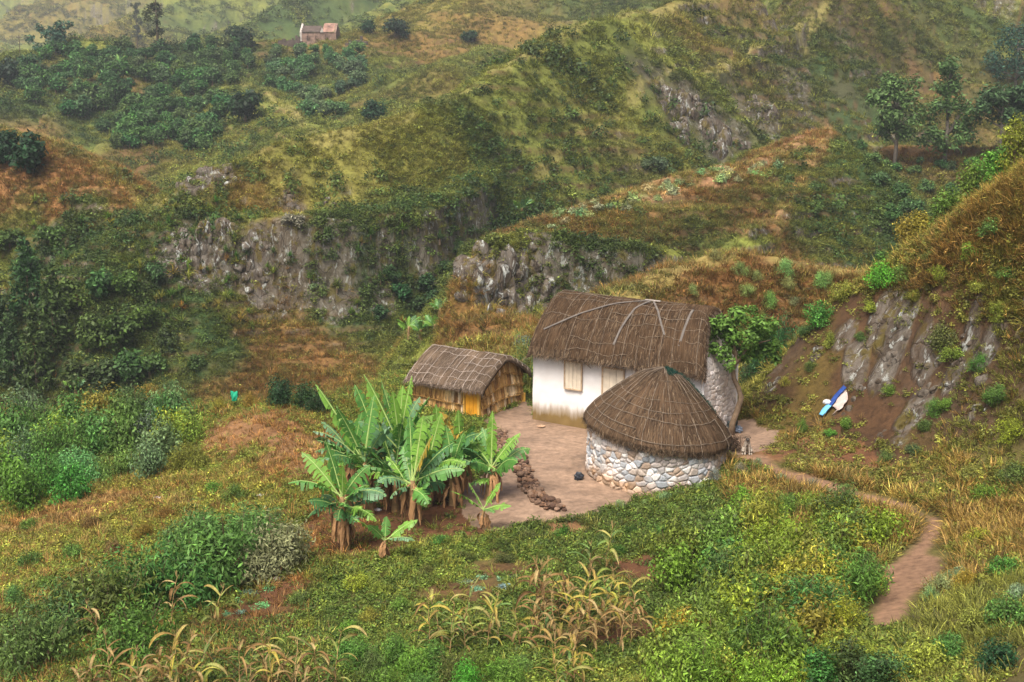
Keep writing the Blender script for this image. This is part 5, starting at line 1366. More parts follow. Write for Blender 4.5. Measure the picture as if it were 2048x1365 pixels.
for px, py, r in [(245, 812, .8), (300, 806, .8), (345, 815, .7), (200, 822, .7), (400, 812, .55), (440, 822, .5), (500, 815, .5), (545, 812, .5), (160, 835, .7)]:
    B(px, py, r, 'feather', (.19, .17, .028), 'yellow-flowering feathery bush on the lip of the terrace left of the huts', 'yellow bushes on the terrace lip')
for px, py, r in [(565, 812, .95), (610, 815, .9), (640, 825, .7)]:
    B(px, py, r, 'leafy', DG, 'dark green bush on the terrace edge just left of the banana grove', 'dark bushes beside the grove', h=1.25)
B(470, 1000, .55, 'feather', MG, 'small upright green bush on the dry slope left of the grove')
B(425, 985, .5, 'leafy', BGc, 'low light green bush on the dry slope, second left of the grove')
for px, py, r, lab in [(455, 1165, 1.45, 'largest willow-like bush, at the left below the grove'), (545, 1140, 1.15, 'pale silvery willow-like bush left of the skirted banana plant'), (385, 1185, 1.2, 'dark spreading willow-like bush left of the largest one'), (300, 1225, 1.15, 'dark sprawling bush above the bottom left maize row'), (205, 1265, 1.2, 'dark rounded bush near the lower left corner'), (120, 1290, 1.0, 'dark bush at the lower left edge above the withered maize'), (395, 1095, .8, 'green bush at the upper left of the largest willow-like bush'), (500, 1085, .8, 'light green bush behind the largest willow-like bush'), (270, 1320, .9, 'dark low bush directly behind the bottom left maize row'), (60, 1345, .9, 'dark bush in the bottom left corner')]:
    B(px, py, r * 1.35, 'willow', (.15, .22, .10) if 'silvery' in lab else ((.085, .175, .036) if 'reen' in lab or 'largest' in lab[:8] else (.075, .150, .030)), lab, h=1.35)
for px, py, r in [(60, 1130, .5), (150, 1120, .55), (230, 1110, .5), (100, 1180, .5), (30, 1210, .5), (180, 1060, .5), (290, 1080, .55), (60, 1060, .5), (330, 1040, .5)]:
    B(px, py, r, random.choice(['leafy', 'feather']), random.choice([MG, (.13, .12, .025), (.16, .10, .025)]), 'scrubby low bush on the brown slope at the far left', 'scrub on the left slope')
# --- bottom middle
for px, py in [(745, 1370), (790, 1340), (830, 1355), (870, 1345), (910, 1360), (955, 1350), (1000, 1365), (1040, 1355), (850, 1385), (930, 1395), (780, 1395), (1020, 1395), (720, 1340)]:
    B(px, py, random.uniform(.5, .75), 'feather', random.choice([BGc, (.09, .17, .02), MG]), 'feathery bright green bush in the drift along the bottom edge', 'feathery bushes at the bottom')
for px, py in [(620, 1260), (660, 1230), (700, 1270), (740, 1240), (690, 1320), (640, 1300), (600, 1210), (760, 1190), (720, 1180), (800, 1220)]:
    B(px, py, random.uniform(.32, .5), 'leafy', random.choice([MG, BGc, YGc]), 'low leafy bush on the green slope between the young banana plant and the bottom maize', 'low bushes below the young banana plant')
for px, py in [(930, 1120), (1000, 1095), (1060, 1080), (1130, 1075), (1200, 1085), (1260, 1070), (880, 1090), (1180, 1120), (1240, 1110), (1320, 1075), (850, 1150), (1010, 1125)]:
    B(px, py, random.uniform(.26, .42), 'leafy', random.choice([MG, (.10, .12, .025), (.06, .10, .02)]), 'low dark herb bush in the strip between the yard and the maize clump', 'low bushes below the yard')
for px, py in [(930, 1165), (965, 1158), (1000, 1160), (1030, 1158), (950, 1180), (1010, 1175)]:
    B(px, py, random.uniform(.22, .32), 'coarse', (.22, .34, .24), 'pale blue-green squash-like plant on the bare bank left of the tall maize', 'squash plants by the tall maize', True, .5)
for px, py in [(470, 1205), (500, 1190), (535, 1180), (485, 1225), (520, 1215), (450, 1230), (545, 1260), (520, 1275)]:
    B(px, py, random.uniform(.22, .34), 'coarse', (.12, .24, .14), 'low blue-green squash-like plant beside the bare track at the lower left', 'squash plants by the track', True, .45)
# --- right thicket
random.seed(56)
cnt = 0
while cnt < 85:
    px, py = random.uniform(1340, 1800), random.uniform(1010, 1400)
    e = 1815 - (py - 1050) * .16 if py > 1050 else 1640 + (py - 1010) * 3
    if px > e - 30 or px < 1340 + max(0, (1130 - py)) * .7: continue
    B(px, py, random.uniform(.65, 1.15) * (1.0 if py > 1060 else .55), random.choice(['leafy', 'leafy', 'feather', 'willow']), random.choice([(.12, .20, .026), (.22, .245, .03), (.075, .145, .026), (.15, .225, .026)]), 'yellow-green bush in the thicket inside the bend of the footpath', 'thicket inside the path bend', h=1.35); cnt += 1
for px, py in [(1700, 1380), (1760, 1390), (1640, 1395)]:
    B(px, py, .75, 'tall', (.045, .11, .025), 'tall leafy sapling in the thicket near the bottom right edge', 'saplings in the thicket', h=.8)
for px, py, r in [(1240, 1018, .3), (1330, 1004, .3), (1290, 1012, .22), (1430, 962, .34), (1480, 950, .36), (1515, 930, .26), (1560, 965, .3), (1625, 972, .28), (1690, 1004, .3), (1660, 992, .22), (1400, 980, .26)]:
    B(px, py, r, 'feather', PG, 'pale grey-green wormwood-like bush beside the path between the round hut and the bank', 'pale bushes beside the path')
# --- right bank
for px, py, r, c in [(1638, 648, .8, MG), (1610, 672, .5, MG), (1762, 568, .8, BGc), (1800, 560, .6, BGc), (1690, 598, .6, YGc), (1880, 690, .7, MG), (1910, 720, .6, BGc), (1960, 740, .5, MG), (1940, 520, .55, YGc), (1990, 470, .6, BGc), (1860, 530, .5, MG), (2020, 560, .5, MG), (1960, 580, .45, YGc), (1830, 600, .4, YGc), (1740, 620, .4, YGc), (1570, 770, .3, YGc), (1620, 740, .35, MG), (1660, 690, .4, YGc), (1720, 680, .35, MG), (1780, 790, .35, BGc), (1870, 830, .45, BGc), (1895, 815, .4, BGc), (1850, 860, .35, MG), (1990, 810, .6, MG), (2020, 880, .6, YGc), (1940, 960, .5, YGc), (1980, 1000, .6, BGc), (2030, 960, .6, MG),
                    (1605, 862, .3, BGc), (1690, 856, .35, BGc), (1660, 872, .28, BGc), (1770, 925, .35, BGc), (1830, 905, .35, MG), (1880, 560, .5, YGc), (2000, 640, .5, YGc), (1960, 1090, .5, YGc), (2010, 1150, .5, MG), (1930, 1180, .45, YGc), (2030, 1250, .6, MG), (1960, 1260, .5, YGc), (1900, 1320, .6, MG), (2000, 1340, .6, DG), (1850, 1350, .6, YGc)]:
    B(px, py, r * 1.1, random.choice(['leafy', 'feather']), c, 'green bush growing on the steep rocky bank at the right', 'bushes on the right bank')
for px, py, r in [(1880, 1185, .45), (1915, 1160, .4), (1860, 1200, .3), (2030, 1200, .4)]:
    B(px, py, r, 'feather', PG, 'pale silvery bush beside the path at the lower right', 'silvery bushes at the lower right')
random.seed(57)
for px, base, Y, r in [(1725, 545, 50.5, 1.0), (1770, 525, 50, 1.1), (1815, 505, 49.5, 1.2), (1850, 480, 49, 1.2), (1890, 455, 48.5, 1.25), (1935, 430, 48, 1.3), (1985, 405, 47, 1.3), (2030, 380, 46, 1.3), (1800, 470, 54, 1.3), (1860, 430, 53, 1.4), (1930, 390, 52, 1.4), (2000, 350, 51, 1.4), (2050, 320, 50, 1.4)]:
    p = PY(px, base, Y); z = gz(p[0], p[1])
    bush((p[0], p[1], z - .1), r * .8, 'tall', random.choice([BGc, YGc, (.07, .14, .03)]), 'tall leafy shrub rising behind the crest of the right bank', 'tall shrubs on the bank crest', h=1.0)
# --- shrub and cane behind the white house
for px, py, r, h in [(1560, 815, 1.1, 2.0), (1530, 808, .9, 1.9), (1592, 790, .9, 1.5)]:
    p = PZ(px, py, -13.1); bush((p[0], p[1] + 1.5, gz(p[0], p[1] + 1.5) - .1), r, 'willow', (.045, .105, .03), 'dark long-leaved bush filling the gap between the stone gable and the bank', 'bushes behind the gable', h=h)
a = Acc(); random.seed(58); cl = []
for k in range(26):
    x, y = random.uniform(-.45, .45), random.uniform(-.4, .4); H = random.uniform(1.2, 2.3); lean = Vector((random.gauss(0, .12), random.gauss(0, .1), 0))
    for i in range(10):
        z = H * (.2 + .8 * i / 10); th = random.uniform(0, 6.28); vf = blade(Vector((x, y, z)) + lean * z, (math.cos(th), math.sin(th), 1.2), random.uniform(.35, .6), .045, 1.2, 4)
        a.add(vf); c = random.choice([(.10, .18, .045), (.07, .14, .05), (.15, .22, .06), (.30, .27, .06)]); cl += [c] * len(vf[0])
    vf = tube([(x, y, -.1), tuple(Vector((x, y, H)) + lean * H)], .014, 4); a.add(vf); cl += [(.25, .24, .06)] * len(vf[0])
me = a.mesh('cane_clump', [M_MAIZE]); set_tint(me, cl); o = bpy.data.objects.new('cane_clump', me); COL.objects.link(o); p = PZ(1050, 790, -13.0); o.location = (p[0], p[1] + .7, gz(p[0], p[1] + .7))
tag(o, 'tall green cane clump between the straw hut and the white house corner', 'cane')

# ------------------------------------------------------------------ the tree by the gable
def make_tree(name, pos, label, cat, trunk, branches, blobs, n, size, asp, col, mat=None, bark=None, group=None, up=.5, shell=.5):
    t = empty(name, pos, label, cat, group)
    a = Acc()
    for path, r in [trunk] + branches: a.add(tube(path, r, 8))
    a.obj('trunk', [bark or M_BARK], t, True)
    o = clumped(blobs, n, size, asp, .7, shell, up).obj('crown', [mat or M_BUSH], t); o.color = (*col, 1)
    return t
random.seed(60)
TB = PZ(1463, 870, -12.95); u = 1 / 62.0
def tp(px, py, dy=0): return ((px - 1463) * u, dy, (866 - py) * u * 1.03)
cs = []
for px, py, r in [(1440, 640, 20), (1470, 628, 22), (1505, 640, 20), (1420, 662, 18), (1455, 665, 24), (1490, 668, 24), (1525, 665, 19), (1545, 690, 16), (1520, 700, 20), (1485, 702, 20), (1440, 698, 18), (1418, 690, 13), (1415, 640, 12), (1550, 715, 13), (1450, 720, 12), (1500, 620, 11), (1535, 640, 12)]:
    cs.append((tp(px, py, random.uniform(-.5, .5)), r * u))
make_tree('crooked_tree', (TB[0], TB[1], TB[2] - .02), 'small crooked tree with a rounded glossy crown in front of the stone gable', 'tree',
          ([tp(1462, 872), tp(1464, 842), tp(1474, 812), tp(1480, 790), tp(1474, 772), tp(1464, 752), tp(1461, 735), tp(1466, 715), tp(1466, 700), tp(1460, 680)], [.13, .10, .10, .09, .08, .075, .07, .07, .06, .03]),
          [([tp(1465, 726), tp(1478, 706), tp(1488, 690), tp(1500, 670)], [.06, .05, .045, .02]), ([tp(1466, 706), tp(1452, 690), tp(1440, 670)], [.05, .035, .015]), ([tp(1488, 692), tp(1515, 680), tp(1535, 675)], [.04, .03, .012])],
          cs, 4600, .135, .55, (.092, .180, .030), group=None)

# ------------------------------------------------------------------ far trees
def far_tree(seed, n=1000, size=.18):
    random.seed(seed); cs = []
    for i in range(11):
        th = random.uniform(0, 6.283); r = random.uniform(0, .6); cs.append(((math.cos(th) * r, math.sin(th) * r, random.uniform(.45, 1.15) - .3 * r), random.uniform(.22, .40)))
    a = clumped(cs, n, size, .6, .7, .55); m = len(a.f)
    a.add(tube([(0, 0, -.2), (.03, 0, .5), (0, .03, .9)], [.06, .045, .02], 5), 1)
    return a.mesh('far_tree', [M_BUSH, M_BARK])
FT = [far_tree(s) for s in range(5)]
def cone_tree(seed, n=1700, size=.14):
    random.seed(seed); cs = []
    for i in range(26):
        t = i / 26; th = i * 2.4; r = (1 - t) * .36 + .03; cs.append(((math.cos(th) * r, math.sin(th) * r, .15 + t * 1.85), .10 + .14 * (1 - t)))
    a = clumped(cs, n, size, .4, .8, .4); a.add(tube([(0, 0, -.2), (.02, 0, .6), (0, 0, 1.2)], [.05, .035, .01], 5), 1)
    return a.mesh('conical_tree', [M_BUSH, M_BARK])
CT = [cone_tree(s) for s in (71, 72, 73)]
def solo(me, name, p, r, c, label, group=None, cat='tree', h=1.0):
    o = bpy.data.objects.new(name, me); COL.objects.link(o); o.location = p; o.rotation_euler = (0, 0, random.uniform(0, 6.28)); o.scale = (r, r, r * h * random.uniform(.9, 1.1)); o.color = (*jit(c, .12), 1); tag(o, label, cat, group); return o
random.seed(61)
ORC = [(110, 112), (250, 104), (480, 100), (600, 98), (715, 100), (740, 190), (700, 215), (690, 255), (610, 235), (560, 190), (500, 160), (455, 175), (450, 250), (420, 305), (380, 318), (330, 300), (230, 300), (170, 255), (90, 215), (30, 195), (40, 150)]
k = 0
while k < 235:
    px, py = random.uniform(20, 745), random.uniform(98, 318)
    if not in_poly(np.array([px]), np.array([py]), ORC)[0]: continue
    p = hit(px, py)
    if p[1] < 140: continue
    right = px > 500
    solo(random.choice(FT), 'orchard_tree', (p[0], p[1], p[2] - .2), random.uniform(1.5, 2.5) * (1 if not right else .85), random.choice([(.034, .082, .022), (.046, .105, .026), (.062, .125, .034)]) if not right else random.choice([(.080, .150, .052), (.060, .125, .042)]),
         'dark green tree in the orchard filling the left half of the far slope' if not right else 'grey-green tree in the sparser orchard under the ruined house', 'orchard trees, left' if not right else 'orchard trees under the ruin'); k += 1
for px, py, r, lab in [(482, 100, 3.4, 'large round dark tree on the skyline left of the ruined house'), (385, 102, 2.2, 'small dark tree on the far crest between the twin tall trees and the round tree'), (492, 248, 3.6, 'big dark solitary tree on the yellow spur below the orchard'), (746, 240, 2.2, 'round dark tree where the orchard meets the long grassy spur'), (65, 345, 2.3, 'large dark bush-like tree on the dry maize slope at the far left'), (15, 330, 2.2, 'dark tree cut by the left edge on the dry maize slope'), (940, 88, 2.2, 'dark leafy tree wrapped round the tiny white shed'),
                       (790, 75, 3.0, 'dusky tree in the hazy gap right of the ruined house'), (735, 72, 2.2, 'smaller dusky tree just right of the ruined house'), (20, 175, 3.2, 'dark tree on the far slope at the left edge')]:
    p = hit(px, py); solo(random.choice(FT), 'round_tree', (p[0], p[1], p[2] - .3), r, (.018, .042, .018), lab)
p = hit(586, 446); solo(FT[2], 'umbrella_shrub', (p[0], p[1], p[2] - .3), 1.05, (.16, .20, .11), 'pale grey-green umbrella-shaped shrub on the edge of the big cliff', None, 'shrub', .75)
p = hit(628, 580); solo(FT[1], 'umbrella_shrub', (p[0], p[1], p[2] - .1), .55, (.16, .20, .11), 'small pale shrub at the foot of the big cliff', None, 'shrub', .9)
# twin tall thin trees on the far crest
for px, hgt, lean, lab in [(275, 13.5, .5, 'left of the twin tall wispy trees on the far crest'), (316, 12.5, -.2, 'right of the twin tall wispy trees on the far crest')]:
    random.seed(px); p = hit(px, 101); cs = []
    for i in range(30):
        t = random.uniform(.22, 1.05); cs.append(((random.gauss(lean * t, .85 * (1.1 - .5 * t)), random.gauss(0, .6), hgt * t), random.uniform(.4, .8)))
    make_tree('tall_tree', p, lab, 'tree', ([(0, 0, -.3), (.1, 0, hgt * .4), (lean, 0, hgt)], [.26, .18, .05]), [([(.1, 0, hgt * .45), (.9, 0, hgt * .62)], [.09, .03]), ([(.1, 0, hgt * .55), (-.8, .2, hgt * .72)], [.09, .03])], cs, 2800, .5, .4, (.050, .060, .024), shell=.2)
random.seed(62); p = hit(112, 106); cs = [((random.gauss(0, 1.6) - 1.0 * (i % 2), random.gauss(0, .8), random.uniform(1, 4.8)), random.uniform(.6, 1.1)) for i in range(16)]
make_tree('hazy_tree', p, 'blue-green hazy tree on the skyline at the top left', 'tree', ([(0, 0, -.3), (.2, 0, 3)], [.2, .08]), [], cs, 1200, .6, .5, (.032, .085, .050))
# eucalyptus-like trees on the right
def layered_tree(px, pbase, ptop, pw, col, label, seed, tiers):
    random.seed(seed); p = hit(px, pbase); dep = p[1] * CP + p[2] * SP; ppm = FPX / dep; H = (pbase - ptop) / ppm; Wd = pw / ppm / 2; cs = []; br = []
    for t, wf, n in tiers:
        for i in range(n):
            th = random.uniform(0, 6.283); r = Wd * wf * random.uniform(.25, 1) ; c = (math.cos(th) * r, math.sin(th) * r * .8, H * (t + random.gauss(0, .035)) - .10 * r)
            cs.append((c, Wd * random.uniform(.20, .34)))
            if i % 3 == 0: br.append(([(0, 0, H * max(.15, t - .16)), (c[0] * .6, c[1] * .6, c[2] - .25), c], [.10, .06, .02]))
    make_tree('layered_tree', (p[0], p[1], p[2] - .2), label, 'tree', ([(0, 0, -.4), (.1, 0, H * .35), (-.05, 0, H * .7), (0, 0, H * .96)], [.24, .17, .11, .03]), br, cs, 4200, .40, .45, col, bark=M_PALEBARK, shell=.35, up=.8)
M_PALEBARK = plain('pale_bark', (.17, .145, .12), .85, .3, 5)
layered_tree(1788, 340, 152, 112, (.085, .150, .042), 'rounded light green tree, leftmost of the three big trees on the right slope', 91, [(.45, .8, 9), (.62, 1.0, 14), (.80, .95, 14), (.93, .6, 8)])
layered_tree(1888, 330, 122, 120, (.072, .135, .038), 'tall tiered tree, the middle of the three big trees on the right slope', 92, [(.32, 1.05, 11), (.44, .95, 9), (.60, .62, 8), (.76, .55, 8), (.93, .42, 7)])
layered_tree(1998, 320, 170, 130, (.048, .095, .034), 'dark flat-topped tree, right of the tiered one on the right slope', 93, [(.62, .9, 9), (.80, 1.1, 16), (.93, .7, 9)])
layered_tree(2050, 330, 160, 90, (.045, .090, .034), 'dark tree cut by the right edge of the frame', 94, [(.62, .9, 9), (.80, 1.1, 12), (.93, .7, 9)])
layered_tree(2030, 175, 55, 150, (.028, .075, .045), 'hazy blue-green tree high on the right slope', 95, [(.30, 1.0, 12), (.55, 1.0, 12), (.80, .8, 10), (.95, .4, 6)])
random.seed(63)
for px, py, r in [(1720, 300, .9), (1745, 325, .9), (1760, 370, 1.1), (1800, 400, 1.2), (1820, 430, 1.2), (1850, 385, 1.1), (1900, 395, 1.2), (1940, 380, 1.2), (1780, 440, 1.1), (1690, 285, .6), (1830, 350, .9), (1790, 345, .9), (1770, 338, .8), (1880, 338, 1.0), (1905, 340, .9), (1985, 335, 1.0), (2015, 340, 1.1), (1840, 330, .7), (1945, 335, .9)]:
    p = hit(px, py); solo(random.choice(FT), 'valley_tree', (p[0], p[1], p[2] - .2), r, random.choice([(.05, .11, .03), (.06, .13, .035), (.08, .13, .035)]), 'green bushy tree in the hollow below the three big trees', 'trees in the right hollow')
for px, py, r in [(1312, 345, 1.2), (1290, 340, .8), (1340, 350, .7)]:
    p = hit(px, py); solo(random.choice(FT), 'gully_tree', (p[0], p[1], p[2] - .2), r, (.075, .12, .055), 'light green tree under the dark cliff behind the brown path ridge', 'trees under the dark cliff')
# ravine at the left: dark conical and rounded trees
for px, py, r, kd in [(30, 770, 2.2, 'c'), (75, 780, 2.4, 'c'), (-5, 720, 2.6, 'c'), (110, 700, 2.4, 'c'), (60, 640, 2.5, 'c'), (150, 770, 1.7, 'f'), (215, 775, 1.9, 'f'), (265, 770, 2.0, 'f'), (300, 755, 1.6, 'f'), (180, 700, 2.0, 'f'), (240, 690, 2.1, 'f'), (130, 620, 2.2, 'f'), (290, 660, 1.6, 'f'), (200, 600, 1.9, 'f'), (60, 560, 2.0, 'f'), (260, 590, 1.5, 'f'), (330, 690, 1.3, 'f'), (20, 500, 1.7, 'f'), (100, 490, 1.6, 'f'), (390, 735, .9, 'f'), (310, 560, 1.2, 'f')]:
    p = hit(px, py)
    if kd == 'c': solo(random.choice(CT), 'conical_tree', (p[0], p[1], p[2] - .3), r * 1.05, (.034, .070, .018), 'dark pointed tree in the shaded ravine at the left edge', 'pointed trees in the left ravine', h=1.15)
    else: solo(random.choice(FT), 'ravine_tree', (p[0], p[1], p[2] - .3), r * .9, random.choice([(.040, .085, .020), (.058, .108, .022), (.048, .10, .026)]), 'rounded dark green tree filling the ravine below the cliff at the left', 'rounded trees in the left ravine')
for px, py, r in [(800, 600, 1.2), (850, 585, 1.3), (780, 560, 1.0), (890, 545, 1.0), (915, 510, .9), (760, 640, .9), (835, 625, 1.0), (870, 610, 1.0)]:
    p = hit(px, py); solo(random.choice(FT), 'ravine_tree', (p[0], p[1], p[2] - .2), r, (.030, .062, .020), 'dark bushy tree in the gully left of the rocky head', 'trees in the gully behind the straw hut')
# shrubs on the brown ridges
random.seed(64)
for px, py, r in [(1480, 548, .5), (1570, 552, .62), (1575, 575, .5), (1540, 612, .55), (1512, 560, .4), (1640, 575, .55), (1655, 570, .45), (1495, 590, .45), (1405, 500, .5), (1430, 520, .4), (1385, 590, .4), (1470, 655, .4), (1590, 610, .35), (1525, 640, .3)]:
    B(px, py, r * 1.35, 'feather', random.choice([(.20, .27, .085), (.17, .25, .06)]), 'pale green shrub dotted on the rounded brown shoulder behind the tree', 'shrubs on the brown shoulder', parts=False)
k = 0
while k < 46:
    px = random.uniform(1090, 1560); py = 432 - (px - 1090) * .27 + random.uniform(2, 34)
    p = hit(px, py)
    if not 90 < p[1] < 125: continue
    bush((p[0], p[1], p[2] - .1), random.uniform(.45, .95), 'coarse', random.choice([(.25, .31, .14), (.19, .25, .10), (.29, .32, .13)]), 'pale grey-green shrub along the top of the brown path ridge', 'shrubs on the path ridge', False); k += 1
for px, py, r in [(1075, 710, .9), (1065, 735, .7), (1050, 690, .6), (1085, 690, .6)]:
    B(px, py, r, 'coarse', GG, 'grey-green shrub on the slope between the straw hut roof and the white house', 'shrubs behind the white house corner', parts=False)
# rosette plants on the cliffs
def rosette(seed):
    random.seed(seed); a = Acc()
    for i in range(34):
        th = i * 2.4; el = random.uniform(.05, 1.5); a.add(blade((0, 0, .05), (math.cos(th) * math.cos(el), math.sin(th) * math.cos(el), math.sin(el) + .1), random.uniform(.8, 1.1), .13, random.uniform(.2, .7), 3))
    a.add(tube([(0, 0, -.5), (0, 0, .1)], .08, 5), 1)
    return a.mesh('rosette_plant', [M_BUSH, M_BARK])
RO = [rosette(s) for s in (1, 2, 3)]; k = 0
random.seed(65)
while k < 110:
    z = random.random()
    if z < .45: px, py = random.uniform(310, 500), random.uniform(390, 660)
    elif z < .75: px, py = random.uniform(60, 320), random.uniform(380, 620)
    else: px, py = random.uniform(380, 900), random.uniform(450, 700)
    p = hit(px, py)
    if not 62 < p[1] < 118: continue
    solo(random.choice(RO), 'rosette_plant', (p[0], p[1] - .15, p[2] + .12), random.uniform(.38, .8), random.choice([(.10, .17, .025), (.17, .20, .03), (.07, .13, .025), (.24, .20, .035)]), 'spiky yellow-green rosette plant clinging to the cliff and gully at the left', 'rosette plants on the left cliff', 'rosette plant'); k += 1

# ------------------------------------------------------------------ rock outcrops standing out of the cliffs and the bank
_g = NT('weathered_rock'); _c, _h = rock_nodes(_g, (.50, .53, .50)); _g.color(_c); _g.rough(.92); _g.bump(_h, .8, .15); M_ROCK = _g.m
def outcrop(px, py, w, h, label, seed, group=None, tall=1.0):
    p = hit(px, py); random.seed(seed); a = Acc(); n = max(4, int((w * h * 3.2 + 4) / tall))
    e = .6; zx = (gz(p[0] + e, p[1]) - gz(p[0] - e, p[1])) / (2 * e); zy = (gz(p[0], p[1] + e) - gz(p[0], p[1] - e)) / (2 * e)
    for k in range(n):
        x = random.gauss(0, w * .36); t = random.gauss(0, .33)
        dy = t * h / max(.9, math.hypot(1, zy)); r = random.uniform(.26, .52) * min(w, h) * .75
        q = Vector((p[0] + x, p[1] + dy, gz(p[0] + x, p[1] + dy) - r * .5))
        st = random.getstate(); vf = stone_blob((0, 0, 0), r, seed * 100 + k); random.setstate(st)
        s = Vector((random.uniform(.7, 1.2), random.uniform(.5, .9), random.uniform(.9, 1.7) * tall))
        a.add(([(q.x + v[0] * s.x, q.y + v[1] * s.y, q.z + v[2] * s.z) for v in vf[0]], vf[1]))
    o = a.obj('rock_outcrop', [M_ROCK]); tag(o, label, 'rock', group)
for i, (px, py, w, h) in enumerate([(375, 510, 2.0, 2.6), (430, 490, 1.6, 2.2), (505, 520, 1.3, 3.0), (350, 545, 1.5, 1.6)]):
    outcrop(px, py, w, h, 'pale grey rock outcrop in the left part of the big cliff under the umbrella-shaped shrub', 300 + i, 'outcrops in the big cliff', 1.35)
for i, (px, py, w, h) in enumerate([(400, 356, 2.4, 1.6), (455, 345, 1.4, 1.2), (575, 393, 1.2, 1.0), (650, 395, .9, 1.0)]):
    outcrop(px, py, w, h, 'grey rock outcrop just under the crest of the long spur, above the big cliff', 320 + i, 'outcrops under the spur crest')
for i, (px, py, w, h) in enumerate([(965, 590, 1.7, 2.6), (990, 545, 1.9, 2.4), (1025, 585, 1.9, 2.8), (1065, 560, 1.7, 2.4), (1000, 625, 2.2, 1.2), (1085, 590, 1.2, 1.6)]):
    outcrop(px, py, w, h, 'fractured pale rock of the rocky head between the straw hut and the ravine', 330 + i, 'rocks of the rocky head', 1.35)
for i, (px, py, w, h) in enumerate([(1340, 215, 2.2, 2.6), (1395, 225, 2.6, 3.0), (1440, 260, 2.6, 2.4), (1360, 265, 2.2, 2.0), (1530, 220, 2.2, 3.0)]):
    outcrop(px, py, w, h, 'brownish rock face in the dark cliff behind the brown path ridge', 340 + i, 'rocks of the dark cliff', 1.35)
for i, (px, py, w, h) in enumerate([(1800, 650, .9, .8), (1768, 636, .5, .7), (1785, 715, 1.1, .6), (1870, 700, .7, .8), (1945, 632, .45, .4), (1985, 690, .9, .9), (1920, 735, .6, .8), (1812, 850, .6, .8), (1838, 815, .6, .6), (1715, 735, .45, .9), (1545, 775, .5, .5), (1905, 765, .5, .6), (2030, 690, .6, .8), (1640, 700, .5, .7), (1860, 770, .6, .9), (1960, 820, .6, .8), (1760, 870, .5, .6), (1700, 820, .5, .8), (1740, 780, .5, .9)]):
    outcrop(px, py, w, h, 'lichen-spotted grey rock poking out of the steep right bank', 360 + i, 'rocks in the right bank')
# ================================================================== dog
def build_dog():
    b = PZ(1494, 911, -12.72); b[2] = gz(b[0], b[1])
    t = empty('dog', (b[0], b[1], b[2] - .005), 'grey-brown dog with a dark face sitting on the path beside the round hut', 'dog', rz=-.10)
    V = [(0, .17, .13, .10), (0, .09, .27, .105), (0, .0, .37, .10), (0, -.045, .46, .068), (0, -.085, .535, .072), (0, -.15, .515, .042), (0, -.19, .505, .030),
         (.06, -.03, .33, .045), (.065, -.045, .20, .034), (.065, -.065, .08, .026), (.067, -.105, .025, .030), (-.06, -.03, .33, .045), (-.065, -.045, .20, .034), (-.065, -.065, .08, .026), (-.067, -.105, .025, .030),
         (.10, .13, .14, .075), (.135, .0, .12, .05), (.13, .10, .045, .032), (.135, -.04, .024, .030), (-.10, .13, .14, .075), (-.135, .0, .12, .05), (-.13, .10, .045, .032), (-.135, -.04, .024, .030), (.03, .27, .06, .03), (.10, .36, .03, .02)]
    Ed = [(0, 1), (1, 2), (2, 3), (3, 4), (4, 5), (5, 6), (2, 7), (7, 8), (8, 9), (9, 10), (2, 11), (11, 12), (12, 13), (13, 14), (0, 15), (15, 16), (16, 17), (17, 18), (0, 19), (19, 20), (20, 21), (21, 22), (0, 23), (23, 24)]
    me = bpy.data.meshes.new('body'); me.from_pydata([v[:3] for v in V], Ed, []); o = bpy.data.objects.new('body', me); COL.objects.link(o); o.parent = t
    sk = o.modifiers.new('skin', 'SKIN'); sk.use_smooth_shade = True
    for i, v in enumerate(V):
        d = me.skin_vertices[0].data[i]; d.radius = (v[3], v[3]); d.use_root = (i == 0)
    ss = o.modifiers.new('smooth', 'SUBSURF'); ss.levels = 2; ss.render_levels = 2
    g = NT('dog_fur'); tc = g.n('ShaderNodeTexCoord'); sx = g.n('ShaderNodeSeparateXYZ'); g.l(tc.outputs['Object'], sx.inputs[0])
    n = g.noise(g.coord(), 16, 5, .7); n2 = g.noise(g.coord((1, 1, .5)), 60, 3, .6)
    c = g.mix(g.ramp(n, [(.38, 0), (.62, 1)]), (.16, .13, .10), (.40, .35, .29))
    zz = g.math('ADD', sx.outputs[2], g.math('MULTIPLY', n, .06)); c = g.mix(g.ramp(zz, [(.515, 0), (.56, 1)]), c, (.045, .038, .032))
    yy = sx.outputs[1]; c = g.mix(g.ramp(g.math('MULTIPLY', yy, -1), [(.14, 0), (.165, 1)]), c, (.06, .05, .045))
    g.color(c); g.rough(.9); g.bump(n2, .6, .01); o.data.materials.append(g.m)
    dark = plain('dog_dark', (.02, .017, .015), .5, .2)
    for s in (-1, 1):
        a = Acc(); q = [(s * .045, -.075, .585), (s * .085, -.055, .575), (s * .105, -.085, .525), (s * .05, -.055, .60), (s * .085, -.04, .58), (s * .10, -.065, .53)]
        a.add((q, [(0, 1, 2), (5, 4, 3), (0, 2, 5, 3), (0, 3, 4, 1), (1, 4, 5, 2)])); a.obj('ear', [dark], t)
        bm = bmesh.new(); bmesh.ops.create_uvsphere(bm, u_segments=8, v_segments=6, radius=.010)
        m = bpy.data.meshes.new('eye'); bm.to_mesh(m); bm.free(); m.materials.append(dark); e = bpy.data.objects.new('eye', m); COL.objects.link(e); e.parent = t; e.location = (s * .032, -.142, .552)
    bm = bmesh.new(); bmesh.ops.create_uvsphere(bm, u_segments=8, v_segments=6, radius=.02); m = bpy.data.meshes.new('nose'); bm.to_mesh(m); bm.free(); m.materials.append(dark); e = bpy.data.objects.new('nose', m); COL.objects.link(e); e.parent = t; e.location = (0, -.212, .512); e.scale = (1, .7, .8)
build_dog()

